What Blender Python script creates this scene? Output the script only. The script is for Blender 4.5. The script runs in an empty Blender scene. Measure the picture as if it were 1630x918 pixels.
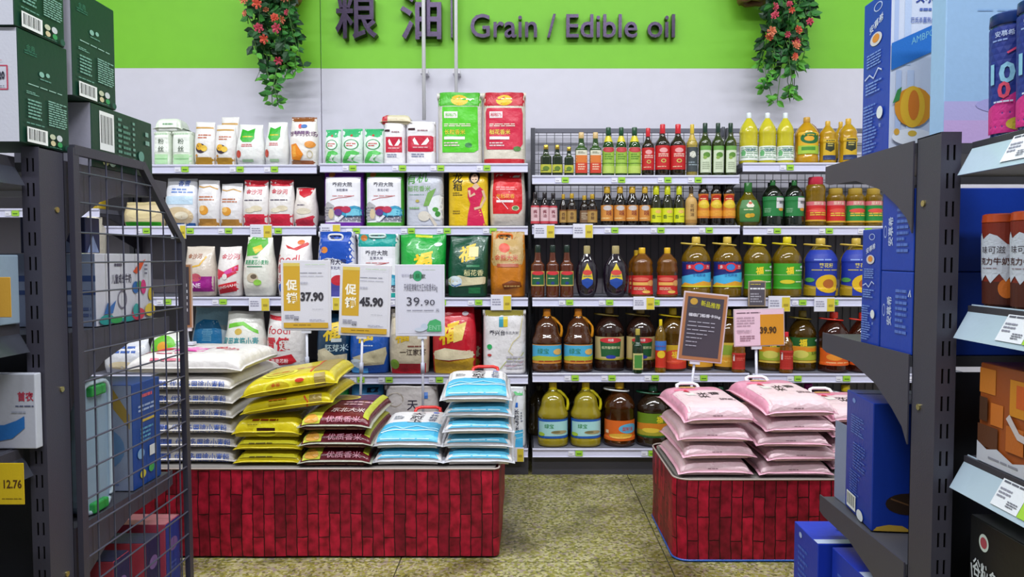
import bpy, bmesh, math, random
from mathutils import Vector, Matrix, noise
from mathutils.geometry import tessellate_polygon

SC = bpy.context.scene
COL = SC.collection
random.seed(7)

# ---------------------------------------------------------------- camera
FPX, VPX, CAMH = 1162.0, 835.0, 1.042          # focal length and vanishing point in photo pixels, lens height in metres
PITCH = math.atan(51.0 / FPX)
cam_data = bpy.data.cameras.new('camera')
cam_data.sensor_width = 36.0
cam_data.lens = FPX / 1630.0 * 36.0
cam_data.shift_x = -(VPX - 815.0) / 1630.0
cam = bpy.data.objects.new('camera', cam_data)
COL.objects.link(cam)
cam.location = (0, 0, CAMH)
cam.rotation_euler = (math.pi / 2 - PITCH, 0, 0)
SC.camera = cam

# ---------------------------------------------------------------- world and exposure
SC.view_settings.view_transform = 'Standard'
SC.view_settings.look = 'None'
SC.view_settings.gamma = 1.0
SC.view_settings.use_curve_mapping = False
SC.view_settings.exposure = 0.0
SC.cycles.max_bounces = 7
SC.cycles.diffuse_bounces = 3
SC.cycles.glossy_bounces = 3
SC.cycles.transmission_bounces = 5
SC.cycles.caustics_reflective = False
SC.cycles.caustics_refractive = False
world = bpy.data.worlds.new('store_ambient_fill')  # even ambient fill added around the open room, not a daylight source
SC.world = world
world.use_nodes = True
bg = world.node_tree.nodes['Background']
bg.inputs[0].default_value = (0.86, 0.92, 1.0, 1)
bg.inputs[1].default_value = 0.32

# ---------------------------------------------------------------- helpers
def W(px, py, Y):
    """point at horizontal distance Y in front of the lens that the photo shows at (px, py)"""
    u = (px - VPX) / FPX
    v = (459.0 - py) / FPX
    d = Vector((u, math.cos(PITCH) + v * math.sin(PITCH), -math.sin(PITCH) + v * math.cos(PITCH)))
    return Vector((0, 0, CAMH)) + d * (Y / d.y)

def lin(h):
    r = []
    for i in (0, 2, 4):
        c = int(h[i:i + 2], 16) / 255.0
        r.append(c / 12.92 if c <= 0.04045 else ((c + 0.055) / 1.055) ** 2.4)
    return (r[0], r[1], r[2], 1.0)

_mats = {}
def M(kind, hexc='ffffff'):
    k = (kind, hexc)
    if k in _mats:
        return _mats[k]
    m = bpy.data.materials.new(kind + '_' + hexc)
    m.use_nodes = True
    nt = m.node_tree
    b = nt.nodes['Principled BSDF']
    b.inputs['Base Color'].default_value = lin(hexc)
    def bump(scale, strength, detail=3.0, dist=0.01):
        n = nt.nodes.new('ShaderNodeTexNoise')
        n.inputs['Scale'].default_value = scale
        n.inputs['Detail'].default_value = detail
        tc = nt.nodes.new('ShaderNodeTexCoord')
        nt.links.new(tc.outputs['Object'], n.inputs['Vector'])
        bp = nt.nodes.new('ShaderNodeBump')
        bp.inputs['Strength'].default_value = strength
        bp.inputs['Distance'].default_value = dist
        nt.links.new(n.outputs['Fac'], bp.inputs['Height'])
        nt.links.new(bp.outputs['Normal'], b.inputs['Normal'])
        return n
    def vary(n, lo, hi):
        mx = nt.nodes.new('ShaderNodeMix')
        mx.data_type = 'RGBA'
        mx.blend_type = 'MULTIPLY'
        mx.inputs[0].default_value = 1.0
        mr = nt.nodes.new('ShaderNodeMapRange')
        mr.inputs[3].default_value = lo
        mr.inputs[4].default_value = hi
        nt.links.new(n.outputs['Fac'], mr.inputs[0])
        mx.inputs[6].default_value = lin(hexc)
        cb = nt.nodes.new('ShaderNodeCombineColor')
        for i in range(3):
            nt.links.new(mr.outputs[0], cb.inputs[i])
        nt.links.new(cb.outputs[0], mx.inputs[7])
        nt.links.new(mx.outputs[2], b.inputs['Base Color'])
    if kind == 'film':                                   # glossy plastic bag film
        b.inputs['Roughness'].default_value = 0.3
        b.inputs['Coat Weight'].default_value = 0.25
        n = bump(26, 0.5, 4, 0.012)
        vary(n, 0.86, 1.1)
    elif kind == 'print':
        b.inputs['Roughness'].default_value = 0.35
        bump(30, 0.35, 3, 0.008)
    elif kind == 'flat':
        b.inputs['Roughness'].default_value = 0.5
        bump(200, 0.05)
    elif kind == 'paint':                                # powder coated steel
        b.inputs['Roughness'].default_value = 0.42
        n = bump(400, 0.06)
        vary(n, 0.92, 1.06)
    elif kind == 'plastic':
        b.inputs['Roughness'].default_value = 0.25
        bump(60, 0.05)
    elif kind == 'chrome':
        b.inputs['Metallic'].default_value = 0.9
        b.inputs['Roughness'].default_value = 0.25
        bump(80, 0.04)
    elif kind in ('oil', 'paleoil'):
        b.inputs['Roughness'].default_value = 0.06
        b.inputs['IOR'].default_value = 1.33
        b.inputs['Transmission Weight'].default_value = 0.68 if kind == 'oil' else 0.42
        b.inputs['Coat Weight'].default_value = 0.8
        b.inputs['Coat Roughness'].default_value = 0.03
        bump(25, 0.12)
    elif kind == 'sauce':                                # dark opaque liquid in glass
        b.inputs['Roughness'].default_value = 0.08
        b.inputs['Coat Weight'].default_value = 0.6
        b.inputs['Coat Roughness'].default_value = 0.04
        bump(25, 0.1)
    elif kind == 'clear':
        b.inputs['Roughness'].default_value = 0.05
        b.inputs['Transmission Weight'].default_value = 0.9
        b.inputs['IOR'].default_value = 1.1
        bump(25, 0.1)
    elif kind == 'card':
        b.inputs['Roughness'].default_value = 0.4
        n = bump(90, 0.04)
        vary(n, 0.95, 1.04)
    elif kind == 'wall':
        b.inputs['Roughness'].default_value = 0.55
        n = bump(14, 0.1)
        vary(n, 0.95, 1.04)
    elif kind == 'leaf':
        b.inputs['Roughness'].default_value = 0.45
        n = bump(40, 0.3)
        vary(n, 0.6, 1.3)
    elif kind == 'glow':
        b.inputs['Emission Color'].default_value = lin(hexc)
        b.inputs['Emission Strength'].default_value = 6.0
    _mats[k] = m
    return m

def tag(o, label=None, cat=None, group=None, kind=None):
    if label: o['label'] = label
    if cat: o['category'] = cat
    if group: o['group'] = group
    if kind: o['kind'] = kind
    return o

def empty(name, loc, rz=0.0):
    o = bpy.data.objects.new(name, None)
    o.empty_display_size = 0.05
    o.location = loc
    o.rotation_euler = (0, 0, rz)
    COL.objects.link(o)
    return o

def link(name, me, parent=None, loc=(0, 0, 0)):
    o = bpy.data.objects.new(name, me)
    o.location = loc
    o.parent = parent
    COL.objects.link(o)
    return o

class MB:
    """collects shapes and builds ONE mesh object"""
    def __init__(s):
        s.v, s.f, s.m = [], [], []
    def add(s, vs, fs, mi=0):
        n = len(s.v)
        s.v += [tuple(v) for v in vs]
        s.f += [tuple(i + n for i in f) for f in fs]
        s.m += [mi] * len(fs)
        return s
    def box(s, x0, y0, z0, x1, y1, z1, mi=0):
        vs = [(x0, y0, z0), (x1, y0, z0), (x1, y1, z0), (x0, y1, z0), (x0, y0, z1), (x1, y0, z1), (x1, y1, z1), (x0, y1, z1)]
        return s.add(vs, [(0, 3, 2, 1), (4, 5, 6, 7), (0, 1, 5, 4), (1, 2, 6, 5), (2, 3, 7, 6), (3, 0, 4, 7)], mi)
    def tube(s, pts, r, n=8, mi=0, closed=False):
        pts = [Vector(p) for p in pts]
        rings = []
        k = len(pts)
        for i, p in enumerate(pts):
            a = pts[(i - 1) % k] if closed or i > 0 else p
            b = pts[(i + 1) % k] if closed or i < k - 1 else p
            t = (b - a).normalized()
            up = Vector((0, 0, 1)) if abs(t.z) < 0.9 else Vector((0, 1, 0))
            e1 = t.cross(up).normalized()
            e2 = t.cross(e1)
            rings.append([p + e1 * (r * math.cos(2 * math.pi * j / n)) + e2 * (r * math.sin(2 * math.pi * j / n)) for j in range(n)])
        vs = [v for rg in rings for v in rg]
        fs = []
        for i in range(k if closed else k - 1):
            i2 = (i + 1) % k
            for j in range(n):
                fs.append((i * n + j, i * n + (j + 1) % n, i2 * n + (j + 1) % n, i2 * n + j))
        if not closed:
            fs.append(tuple(range(n)))
            fs.append(tuple(reversed(range((k - 1) * n, k * n))))
        return s.add(vs, fs, mi)
    def prism(s, poly, a0, a1, axis='x', mi=0):
        """poly in the plane across the axis, extruded from a0 to a1"""
        def P(p, a):
            return (a, p[0], p[1]) if axis == 'x' else ((p[0], a, p[1]) if axis == 'y' else (p[0], p[1], a))
        n = len(poly)
        vs = [P(p, a0) for p in poly] + [P(p, a1) for p in poly]
        tri = tessellate_polygon([[Vector((p[0], p[1], 0)) for p in poly]])
        fs = [tuple(t) for t in tri] + [tuple(n + i for i in reversed(t)) for t in tri]
        fs += [(i, (i + 1) % n, n + (i + 1) % n, n + i) for i in range(n)]
        return s.add(vs, fs, mi)
    def mesh(s, name, mats, smooth=False):
        me = bpy.data.meshes.new(name)
        me.from_pydata(s.v, [], s.f)
        for m in (mats if isinstance(mats, (list, tuple)) else [mats]):
            me.materials.append(m)
        if any(s.m):
            me.polygons.foreach_set('material_index', s.m)
        if smooth:
            me.polygons.foreach_set('use_smooth', [True] * len(me.polygons))
        bm = bmesh.new()
        bm.from_mesh(me)
        bmesh.ops.recalc_face_normals(bm, faces=bm.faces)
        bm.to_mesh(me)
        bm.free()
        return me
    def build(s, name, mats, parent=None, smooth=False, loc=(0, 0, 0), bevel=0.0):
        o = link(name, s.mesh(name, mats, smooth), parent, loc)
        if bevel:
            bv = o.modifiers.new('soft_edges', 'BEVEL')
            bv.width = bevel
            bv.segments = 2
            bv.limit_method = 'ANGLE'
        return o

# ---------------------------------------------------------------- printed graphics that follow a surface
_txt = {}
LET = bpy.data.scenes.new('lettering_bench')             # scratch scene, so that a string is meshed without re-evaluating the store
def font_mesh(c):
    o = bpy.data.objects.new('lettering', c)
    LET.collection.objects.link(o)
    LET.view_layers[0].update()
    dg = LET.view_layers[0].depsgraph
    me = bpy.data.meshes.new_from_object(o.evaluated_get(dg), depsgraph=dg)
    bpy.data.objects.remove(o)
    bpy.data.curves.remove(c)
    return me
def text_tris(s, bold=0.0):
    k = (s, bold)
    if k not in _txt:
        c = bpy.data.curves.new('lettering', 'FONT')
        c.body = s
        c.resolution_u = 2
        c.offset = bold
        me = font_mesh(c)
        me.calc_loop_triangles()
        v = [(p.co.x, p.co.y) for p in me.vertices]
        t = [tuple(x.vertices) for x in me.loop_triangles]
        bpy.data.meshes.remove(me)
        if not v:
            v, t = [(0, 0), (0.1, 0), (0, 0.1)], []
        x0 = min(a for a, b in v); x1 = max(a for a, b in v)
        y0 = min(b for a, b in v); y1 = max(b for a, b in v)
        _txt[k] = ([(a - x0, b - y0) for a, b in v], t, x1 - x0, y1 - y0)
    return _txt[k]

def split_tris(v, t, L):
    v = list(v)
    out, todo, mid = [], list(t), {}
    while todo:
        a, b, c = todo.pop()
        e = [(math.dist(v[a], v[b]), a, b, c), (math.dist(v[b], v[c]), b, c, a), (math.dist(v[c], v[a]), c, a, b)]
        d, p, q, r = max(e)
        if d <= L:
            out.append((a, b, c))
            continue
        k = (min(p, q), max(p, q))
        if k not in mid:
            mid[k] = len(v)
            v.append(((v[p][0] + v[q][0]) / 2, (v[p][1] + v[q][1]) / 2))
        m = mid[k]
        todo += [(p, m, r), (m, q, r)]
    return v, out

def print_on(parent, prints, w, h, fn, L=0.03, name='print', kind='print', step=0.00035, base=0.0008):
    """prints: shapes in fractions of a w x h face, x from its left edge, y from its TOP edge; fn(fx, fy, lift) -> local point"""
    items = []
    def put(v, t, c, k):
        if any(x < 0 or x > 1 or y < 0 or y > 1 for x, y in v):      # print ends at the edge of its face
            v2, t2 = split_tris([(x * w, y * h) for x, y in v], t, .12 * min(w, h))
            v2 = [(min(.998 * w, max(.002 * w, x)), min(.998 * h, max(.002 * h, y))) for x, y in v2]
            ar = lambda a, b, c_: abs((b[0] - a[0]) * (c_[1] - a[1]) - (c_[0] - a[0]) * (b[1] - a[1]))
            t2 = [q for q in t2 if ar(v2[q[0]], v2[q[1]], v2[q[2]]) > 1e-9]
        else:
            v2, t2 = split_tris([(x * w, y * h) for x, y in v], t, L)
        if not t2:
            return
        par = list(range(len(v2)))                      # loose islands of this shape
        def top_of(i):
            while par[i] != i:
                par[i] = par[par[i]]
                i = par[i]
            return i
        for t3 in t2:
            a = top_of(t3[0])
            for i in t3[1:]:
                par[top_of(i)] = a
        isl = {}
        for t3 in t2:
            isl.setdefault(top_of(t3[0]), []).append(t3)
        for ts in isl.values():
            ids = sorted({i for t3 in ts for i in t3})
            loc = {i: n for n, i in enumerate(ids)}
            xs, ys = [v2[i][0] for i in ids], [v2[i][1] for i in ids]
            items.append([(min(xs), min(ys), max(xs), max(ys)), [fn(v2[i][0] / w, v2[i][1] / h, base + k * step) for i in ids], [tuple(loc[i] for i in t3) for t3 in ts], c])
    for k, p in enumerate(prints):
        q = p[0]
        if q == 'r':
            x0, y0, x1, y1, c = p[1:6]
            put([(x0, y0), (x1, y0), (x1, y1), (x0, y1)], [(0, 1, 2), (0, 2, 3)], c, k)
        elif q == 'p':
            pts = p[1]
            tr = tessellate_polygon([[Vector((x, y, 0)) for x, y in pts]])
            put(pts, [tuple(t) for t in tr], p[2], k)
        elif q == 'e':
            cx, cy, rx, ry, c = p[1:6]
            n = 20
            pts = [(cx, cy)] + [(cx + rx * math.cos(2 * math.pi * i / n), cy + ry * math.sin(2 * math.pi * i / n)) for i in range(n)]
            put(pts, [(0, i + 1, (i + 1) % n + 1) for i in range(n)], c, k)
        elif q == 'o':                                  # ring
            cx, cy, rx, ry, th, c = p[1:7]
            n = 24
            pts = [(cx + rx * f * math.cos(2 * math.pi * i / n), cy + ry * f * math.sin(2 * math.pi * i / n)) for f in (1, 1 - th) for i in range(n)]
            tr = []
            for i in range(n):
                j = (i + 1) % n
                tr += [(i, j, n + j), (i, n + j, n + i)]
            put(pts, tr, c, k)
        elif q == 'a':                                  # thick curve through points
            pts, th, c = p[1:4]
            vs, tr = [], []
            asp = w / h
            for i, (x, y) in enumerate(pts):
                a = pts[max(i - 1, 0)]; b = pts[min(i + 1, len(pts) - 1)]
                dx, dy = (b[0] - a[0]) * asp, b[1] - a[1]
                l = math.hypot(dx, dy) or 1
                vs += [(x - dy / l * th / 2 / asp, y + dx / l * th / 2), (x + dy / l * th / 2 / asp, y - dx / l * th / 2)]
            for i in range(len(pts) - 1):
                tr += [(2 * i, 2 * i + 1, 2 * i + 3), (2 * i, 2 * i + 3, 2 * i + 2)]
            put(vs, tr, c, k)
        elif q == 'l':                                  # lines of print too fine to read
            x0, y0, x1, y1, n, c = p[1:7]
            rnd = random.Random(int(x0 * 1000 + y0 * 777 + n))
            dy = (y1 - y0) / n
            vs, tr = [], []
            for i in range(n):
                x = x0
                xe = x1 - (x1 - x0) * rnd.choice((0, 0, .1, .3))
                while x < xe - 1e-4:
                    xb = min(x + (x1 - x0) * rnd.uniform(.12, .4), xe)
                    b = len(vs)
                    vs += [(x, y0 + i * dy), (xb, y0 + i * dy), (xb, y0 + (i + .5) * dy), (x, y0 + (i + .5) * dy)]
                    tr += [(b, b + 1, b + 2), (b, b + 2, b + 3)]
                    x = xb + (x1 - x0) * .04
            put(vs, tr, c, k)
        elif q == 'b':                                  # barcode
            x0, y0, x1, y1 = p[1:5]
            put([(x0, y0), (x1, y0), (x1, y1), (x0, y1)], [(0, 1, 2), (0, 2, 3)], 'f4f4f4', k)
            n = 11
            vs, tr = [], []
            for i in range(n):
                xa = x0 + (x1 - x0) * (.08 + .84 * i / n)
                xb = xa + (x1 - x0) * (.03 if i % 3 else .05)
                b = len(vs)
                ya, yb = y0 + (y1 - y0) * .1, y0 + (y1 - y0) * .82
                vs += [(xa, ya), (xb, ya), (xb, yb), (xa, yb)]
                tr += [(b, b + 1, b + 2), (b, b + 2, b + 3)]
            put(vs, tr, '303034', k + 0.5)
        elif q in 'tv':                                 # text (t) or upright column of text (v); h = height of a character
            s, cx, cy, hh, c = p[1:6]
            o = p[6] if len(p) > 6 else {}
            bold = o.get('bold', 0.012)
            if q == 't':
                v, t, tw, th = text_tris(s, bold)
                sy = hh / th
                sx = (o['w'] / tw) if 'w' in o else sy * h / w
                sk = o.get('skew', 0.0)
                rt = o.get('rot', 0.0)
                vs = []
                for x, y in v:
                    X, Y = (x - tw / 2) * sx, -(y - th / 2) * sy
                    if rt:
                        Xm, Ym = X * w, Y * h
                        X, Y = (Xm * math.cos(rt) - Ym * math.sin(rt)) / w, (Xm * math.sin(rt) + Ym * math.cos(rt)) / h
                    vs.append((cx + X, cy + Y + sk * X))
                put(vs, t, c, k)
            else:
                n = len(s)
                for i, ch in enumerate(s):
                    v, t, tw, th = text_tris(ch, bold)
                    sy = hh / max(th, .7)
                    sx = sy * h / w
                    y0 = cy + (i - (n - 1) / 2) * hh * o.get('gap', 1.15)
                    put([(cx + (x - tw / 2) * sx, y0 - (y - th / 2) * sy) for x, y in v], t, c, k)
    # prints that stand well apart become parts of their own
    grp = list(range(len(items)))
    def root_of(i):
        while grp[i] != i:
            i = grp[i]
        return i
    for i in range(len(items)):
        for j in range(i):
            a, b = items[i][0], items[j][0]
            gx, gy = max(0, a[0] - b[2], b[0] - a[2]), max(0, a[1] - b[3], b[1] - a[3])
            sz = max(a[2] - a[0], a[3] - a[1], b[2] - b[0], b[3] - b[1])
            if math.hypot(gx, gy) <= max(.0185, .45 * sz):
                grp[root_of(i)] = root_of(j)
    out = None
    for g in sorted({root_of(i) for i in range(len(items))}):
        mb, mats, idx = MB(), [], {}
        for i, (bb, vs, ts, c) in enumerate(items):
            if root_of(i) != g:
                continue
            if c not in idx:
                idx[c] = len(mats)
                mats.append(M(kind, c))
            mb.add(vs, ts, idx[c])
        o = mb.build(name, mats, parent)
        out = out or o
    return out

# ---------------------------------------------------------------- standing bags
def smooth01(x):
    x = max(0.0, min(1.0, x))
    return x * x * (3 - 2 * x)

def bag_fn(w, h, d, shape, seed, taper, amp, lean, skew):
    pw = {'pillow': 3.0, 'brick': 7.0, 'flat': 5.0, 'slump': 2.6}[shape]
    def thick(t):
        if shape == 'brick':
            return 1.0 if t < .84 else max(.07, 1.0 - .93 * smooth01((t - .84) / .09))
        if shape == 'flat':
            return 1.0 if t < .8 else max(.1, 1.0 - .9 * smooth01((t - .8) / .2))
        a = .62 + .38 * smooth01(t / .22)
        b = 1.0 if t < .42 else max(.05, math.cos((t - .42) / .56 * math.pi / 2) ** .75 if t < .97 else .05)
        return a * b
    def hw(t):
        r = 1.0 - taper * smooth01((t - .5) / .5)
        if shape == 'pillow':
            r *= .95 + .05 * math.sin(math.pi * min(1, t * 1.15))
        if shape == 'slump':
            r *= .86 + .14 * math.sin(math.pi * min(1, t * 1.25 + .12))
        return w / 2 * r
    def fn(s, t, side=-1, lift=0.0):
        x = s * hw(t)
        z = t * h
        e = max(0.0, 1 - abs(s) ** pw) ** (1 / 2.2)
        n = noise.noise(Vector((x * 22 + seed * 3.7, z * 17 + seed, seed * 1.3))) * amp
        n += noise.noise(Vector((x * 9 + seed, z * 30, seed * 2.1))) * amp * .6
        th = thick(t)
        if shape == 'brick' and t > .84:                # top folded over towards the front
            f = smooth01((t - .84) / .09)
            th = 1 - .12 * f if side < 0 else 1 - 1.8 * f
            e = e if side < 0 else max(e, f * .8)
        y = side * (d / 2 * th * e + n * e * min(1, abs(th) * 3)) + side * lift
        if t > .9:
            y += noise.noise(Vector((x * 14 + seed, 3, seed))) * amp * 2.2
        z += (noise.noise(Vector((x * 12 + seed, 9, 2))) * amp * 1.4) * smooth01((t - .6) / .4) if amp > .001 else 0
        return (x + skew * t * t * w, y + lean * z, z)
    return fn

_seed = [0]
def bag_mesh_obj(parent, name, w, h, d, mat, fn, nu=14, nv=18):
    mb = MB()
    S = [math.sin((2 * i / nu - 1) * math.pi / 2) for i in range(nu + 1)]
    T = [j / nv for j in range(nv + 1)]
    T = [.5 * x + .5 * (math.sin((x - .5) * math.pi) + 1) / 2 for x in T]
    vs, fs = [], []
    for side in (-1, 1):
        for t in T:
            for s in S:
                vs.append(fn(s, t, side))
    n1 = nu + 1
    off = n1 * (nv + 1)
    for side in (0, 1):
        for j in range(nv):
            for i in range(nu):
                a = side * off + j * n1 + i
                fs.append((a, a + 1, a + 1 + n1, a + n1))
    for i in range(nu):
        fs.append((i, i + 1, off + i + 1, off + i))
        a = nv * n1 + i
        fs.append((a, a + 1, off + a + 1, off + a))
    mb.add(vs, fs)
    me = mb.mesh(name, mat, True)
    bm = bmesh.new()
    bm.from_mesh(me)
    bmesh.ops.remove_doubles(bm, verts=bm.verts, dist=0.0004)
    bmesh.ops.recalc_face_normals(bm, faces=bm.faces)
    bm.to_mesh(me)
    bm.free()
    return link(name, me, parent)

def ring_handle(parent, cx, cz, y, w, h, r, mat, name='handle'):
    pts = []
    n = 20
    for i in range(n):
        a = 2 * math.pi * i / n
        c, s = math.cos(a), math.sin(a)
        pts.append((cx + w / 2 * math.copysign(abs(c) ** .5, c), y, cz + h / 2 * math.copysign(abs(s) ** .6, s)))
    mb = MB()
    mb.tube(pts, r, 6, closed=True)
    return mb.build(name, mat, parent, True)

# shelf levels: distance of the front edge and height of the shelf surface, by bay and row
ROWY = {1: 3.66, 2: 3.64, 3: 3.50, 4: 3.46, 5: 3.42}
LIP = {'Z': {1: 262, 2: 332, 3: 446, 4: 560, 5: 716}, 'A': {1: 262, 2: 360, 3: 473, 4: 597, 5: 716}, 'B': {1: 260, 2: 360, 3: 474, 4: 597, 5: 714},
       'C': {1: 279, 2: 359, 3: 474, 4: 594, 5: 714}, 'D': {1: 259, 2: 360, 3: 474, 4: 595, 5: 714}}
BAYX = {'Z': (-3.165, -2.11), 'A': (-2.105, -1.032), 'B': (-1.027, 0.022), 'C': (0.032, 1.078), 'D': (1.083, 2.13)}
def shelf_z(bay, row):
    return W(VPX, LIP[bay][row], ROWY[row]).z

def bag(name, label, bay, row, x0, x1, yt, base, prints=(), d=.12, shape='pillow', taper=.05, amp=.004, lean=0.03, skew=0.0,
        group=None, back=.025, handle=None, cat='bag', body='film', rz=0.0):
    Y = ROWY[row] + back
    z = shelf_z(bay, row)
    a, b = W(x0, LIP[bay][row], Y + d * .3), W(x1, LIP[bay][row], Y + d * .3)
    top = W(x0, yt, Y + d * .4).z
    a.x, b.x = max(a.x, BAYX[bay][0] + .016), min(b.x, BAYX[bay][1] - .016)
    w, h = b.x - a.x, top - z
    _seed[0] += 1
    root = empty(name, ((a.x + b.x) / 2, Y + d / 2, z + .001), rz)
    tag(root, label, cat, group)
    fn = bag_fn(w, h, d, shape, _seed[0], taper, amp, lean, skew)
    bag_mesh_obj(root, 'pouch', w, h, d, M(body, base), fn)
    if prints:
        print_on(root, prints, w, h, lambda fx, fy, l: fn(2 * fx - 1, 1 - fy, -1, l), L=.02)
    if handle:
        hx, hy, hw_, hh_, hc = handle
        p = fn(2 * hx - 1, 1 - hy, -1, .003)
        ring_handle(root, p[0], p[2], p[1], hw_ * w, hh_ * h, .0055, M('plastic', hc))
        print_on(root, [('e', hx, hy, hw_ * .42, hh_ * .4, '20181c')], w, h, lambda fx, fy, l: fn(2 * fx - 1, 1 - fy, -1, l), L=.02, name='grip_hole_shade')  # dark ellipse painted for the shade in the grip hole; pouch is not pierced
    return root

# ---------------------------------------------------------------- sacks lying flat
def sack_fn(w, d, h, e, seed, amp=.004):
    q = 6.0
    def outline(a, b):
        x = a * w / 2 * (1 - .05 * (1 - b * b))
        y = b * d / 2 * (1 - .04 * (1 - a * a))
        return x, y
    def hgt(a, b):
        return (max(0, 1 - abs(a) ** q) * max(0, 1 - abs(b) ** q)) ** e
    def top(a, b, side=1, lift=0.0):
        x, y = outline(a, b)
        n = noise.noise(Vector((x * 16 + seed, y * 16, seed * 1.7))) * amp + noise.noise(Vector((x * 40, y * 34 + seed, seed))) * amp * .4
        hh = hgt(a, b)
        droop = -.12 * h * (abs(a) ** 8 + abs(b) ** 8)
        n = -abs(n) if side > 0 else 0.0
        return (x, y, h / 2 + droop + side * (h / 2 * hh + n * hh + lift))
    def front(a, zeta, lift=0.0):
        A = max(.02, 1 - abs(a) ** q)
        B = min(.98, (abs(zeta) ** (1 / e)) / A)
        b = -(1 - B) ** (1 / q)
        x, y, z = top(a, b, 1 if zeta >= 0 else -1)
        return (x, y - lift - .0015, z + (lift if zeta > 0 else -lift))
    return top, front

def sack(name, label, X, Y, z, w, d, h, base, top_prints=(), front_prints=(), rz=0.0, rx=0.0, ry=0.0, e=.33, group=None, handle=None,
         cat='bag', body='film', amp=.0028, frac=(-.8, .85), side=None):
    """X, Y: middle of the sack; z: what it rests on"""
    _seed[0] += 1
    root = empty(name, (X, Y, z), rz)
    root.rotation_euler = (rx, ry, rz)
    tag(root, label, cat, group)
    top, front = sack_fn(w, d, h, e, _seed[0] * 1.37, amp)
    mb = MB()
    n = 18
    A = [math.sin((2 * i / n - 1) * math.pi / 2) for i in range(n + 1)]
    vs, fs = [], []
    for sd in (1, -1):
        for b in A:
            for a in A:
                vs.append(top(a, b, sd))
    n1 = n + 1
    off = n1 * n1
    for k in (0, 1):
        for j in range(n):
            for i in range(n):
                q = k * off + j * n1 + i
                fs.append((q, q + 1, q + 1 + n1, q + n1))
    mb.add(vs, fs)
    me = mb.mesh('pouch', M(body, base), True)
    bm = bmesh.new()
    bm.from_mesh(me)
    bmesh.ops.remove_doubles(bm, verts=bm.verts, dist=0.0005)
    bmesh.ops.recalc_face_normals(bm, faces=bm.faces)
    bm.to_mesh(me)
    bm.free()
    link('pouch', me, root)
    # sealed seam that runs round the edge
    sm = MB()
    ring = []
    for (p, q_) in ((0, 1), (1, 2), (2, 3), (3, 0)):
        cs = [(-1, -1), (1, -1), (1, 1), (-1, 1)]
        for i in range(8):
            f = i / 8
            a = cs[p][0] * (1 - f) + cs[q_][0] * f
            b = cs[p][1] * (1 - f) + cs[q_][1] * f
            ring.append((a, b))
    vs = []
    for a, b in ring:
        x, y, zz = top(a, b)
        vs.append((x, y, zz))
        l = math.hypot(a, b)
        wob = noise.noise(Vector((x * 25, y * 25, _seed[0]))) * .002
        vs.append((x + a / l * .012, y + b / l * .012, zz + wob - .003))
    k = len(ring)
    sm.add(vs, [(2 * i, 2 * ((i + 1) % k), 2 * ((i + 1) % k) + 1, 2 * i + 1) for i in range(k)])
    so = sm.build('seam', M(body, side or base), root, True)
    so.modifiers.new('film', 'SOLIDIFY').thickness = .0012
    if top_prints:
        print_on(root, top_prints, w, d, lambda fx, fy, l: top(min(.995, max(-.995, 2 * fx - 1)), min(.995, max(-.995, 1 - 2 * fy)), 1, l), L=.02)
    if front_prints:
        f0, f1 = frac
        print_on(root, front_prints, w, h, lambda fx, fy, l: front(min(.97, max(-.97, 2 * fx - 1)), f1 + (f0 - f1) * fy, l), L=.02, name='side_print', step=.0006, base=.0015)
    if handle:
        hx, hb, hw_, hc = handle                        # hb: position along the depth (1 = far end)
        p = top(2 * hx - 1, hb, 1)
        pts = [(p[0] - hw_ / 2, p[1], p[2]), (p[0] - hw_ * .47, p[1] + .018, p[2] + .010), (p[0] - hw_ * .3, p[1] + .026, p[2] + .014),
               (p[0] + hw_ * .3, p[1] + .026, p[2] + .014), (p[0] + hw_ * .47, p[1] + .018, p[2] + .010), (p[0] + hw_ / 2, p[1], p[2])]
        hm = MB()
        hm.tube(pts, .0065, 8)
        hm.build('handle', M('plastic', hc), root, True)
    return root

# ---------------------------------------------------------------- boxes
def carton(name, label, x0, y0, z0, x1, y1, z1, base, faces=None, group=None, cat='box', rz=0.0, bevel=.002, body='card', colours=None, lid=True):
    """faces: {'front': prints, 'right': prints, 'left': prints, 'top': prints}; colours: {'front': hex} paints a whole face"""
    w, d, h = x1 - x0, y1 - y0, z1 - z0
    root = empty(name, ((x0 + x1) / 2, (y0 + y1) / 2, z0), rz)
    tag(root, label, cat, group)
    MB().box(-w / 2, -d / 2, 0, w / 2, d / 2, h).build('carton_body', M(body, base), root, bevel=bevel)
    faces = dict(faces or {})
    for k, c in (colours or {}).items():
        faces[k] = [('r', 0.004, 0.004, .996, .996, c)] + list(faces.get(k, []))
    for k, pr in faces.items():
        if k == 'front':
            print_on(root, pr, w, h, lambda fx, fy, l: ((fx - .5) * w, -d / 2 - l, (1 - fy) * h), L=9, name='front_print', kind='flat')
        elif k == 'right':
            print_on(root, pr, d, h, lambda fx, fy, l: (w / 2 + l, (fx - .5) * d, (1 - fy) * h), L=9, name='side_print', kind='flat')
        elif k == 'left':
            print_on(root, pr, d, h, lambda fx, fy, l: (-w / 2 - l, (.5 - fx) * d, (1 - fy) * h), L=9, name='side_print', kind='flat')
        elif k == 'top':
            print_on(root, pr, w, d, lambda fx, fy, l: ((fx - .5) * w, (.5 - fy) * d, h + l), L=9, name='top_print', kind='flat')
    return root

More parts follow.
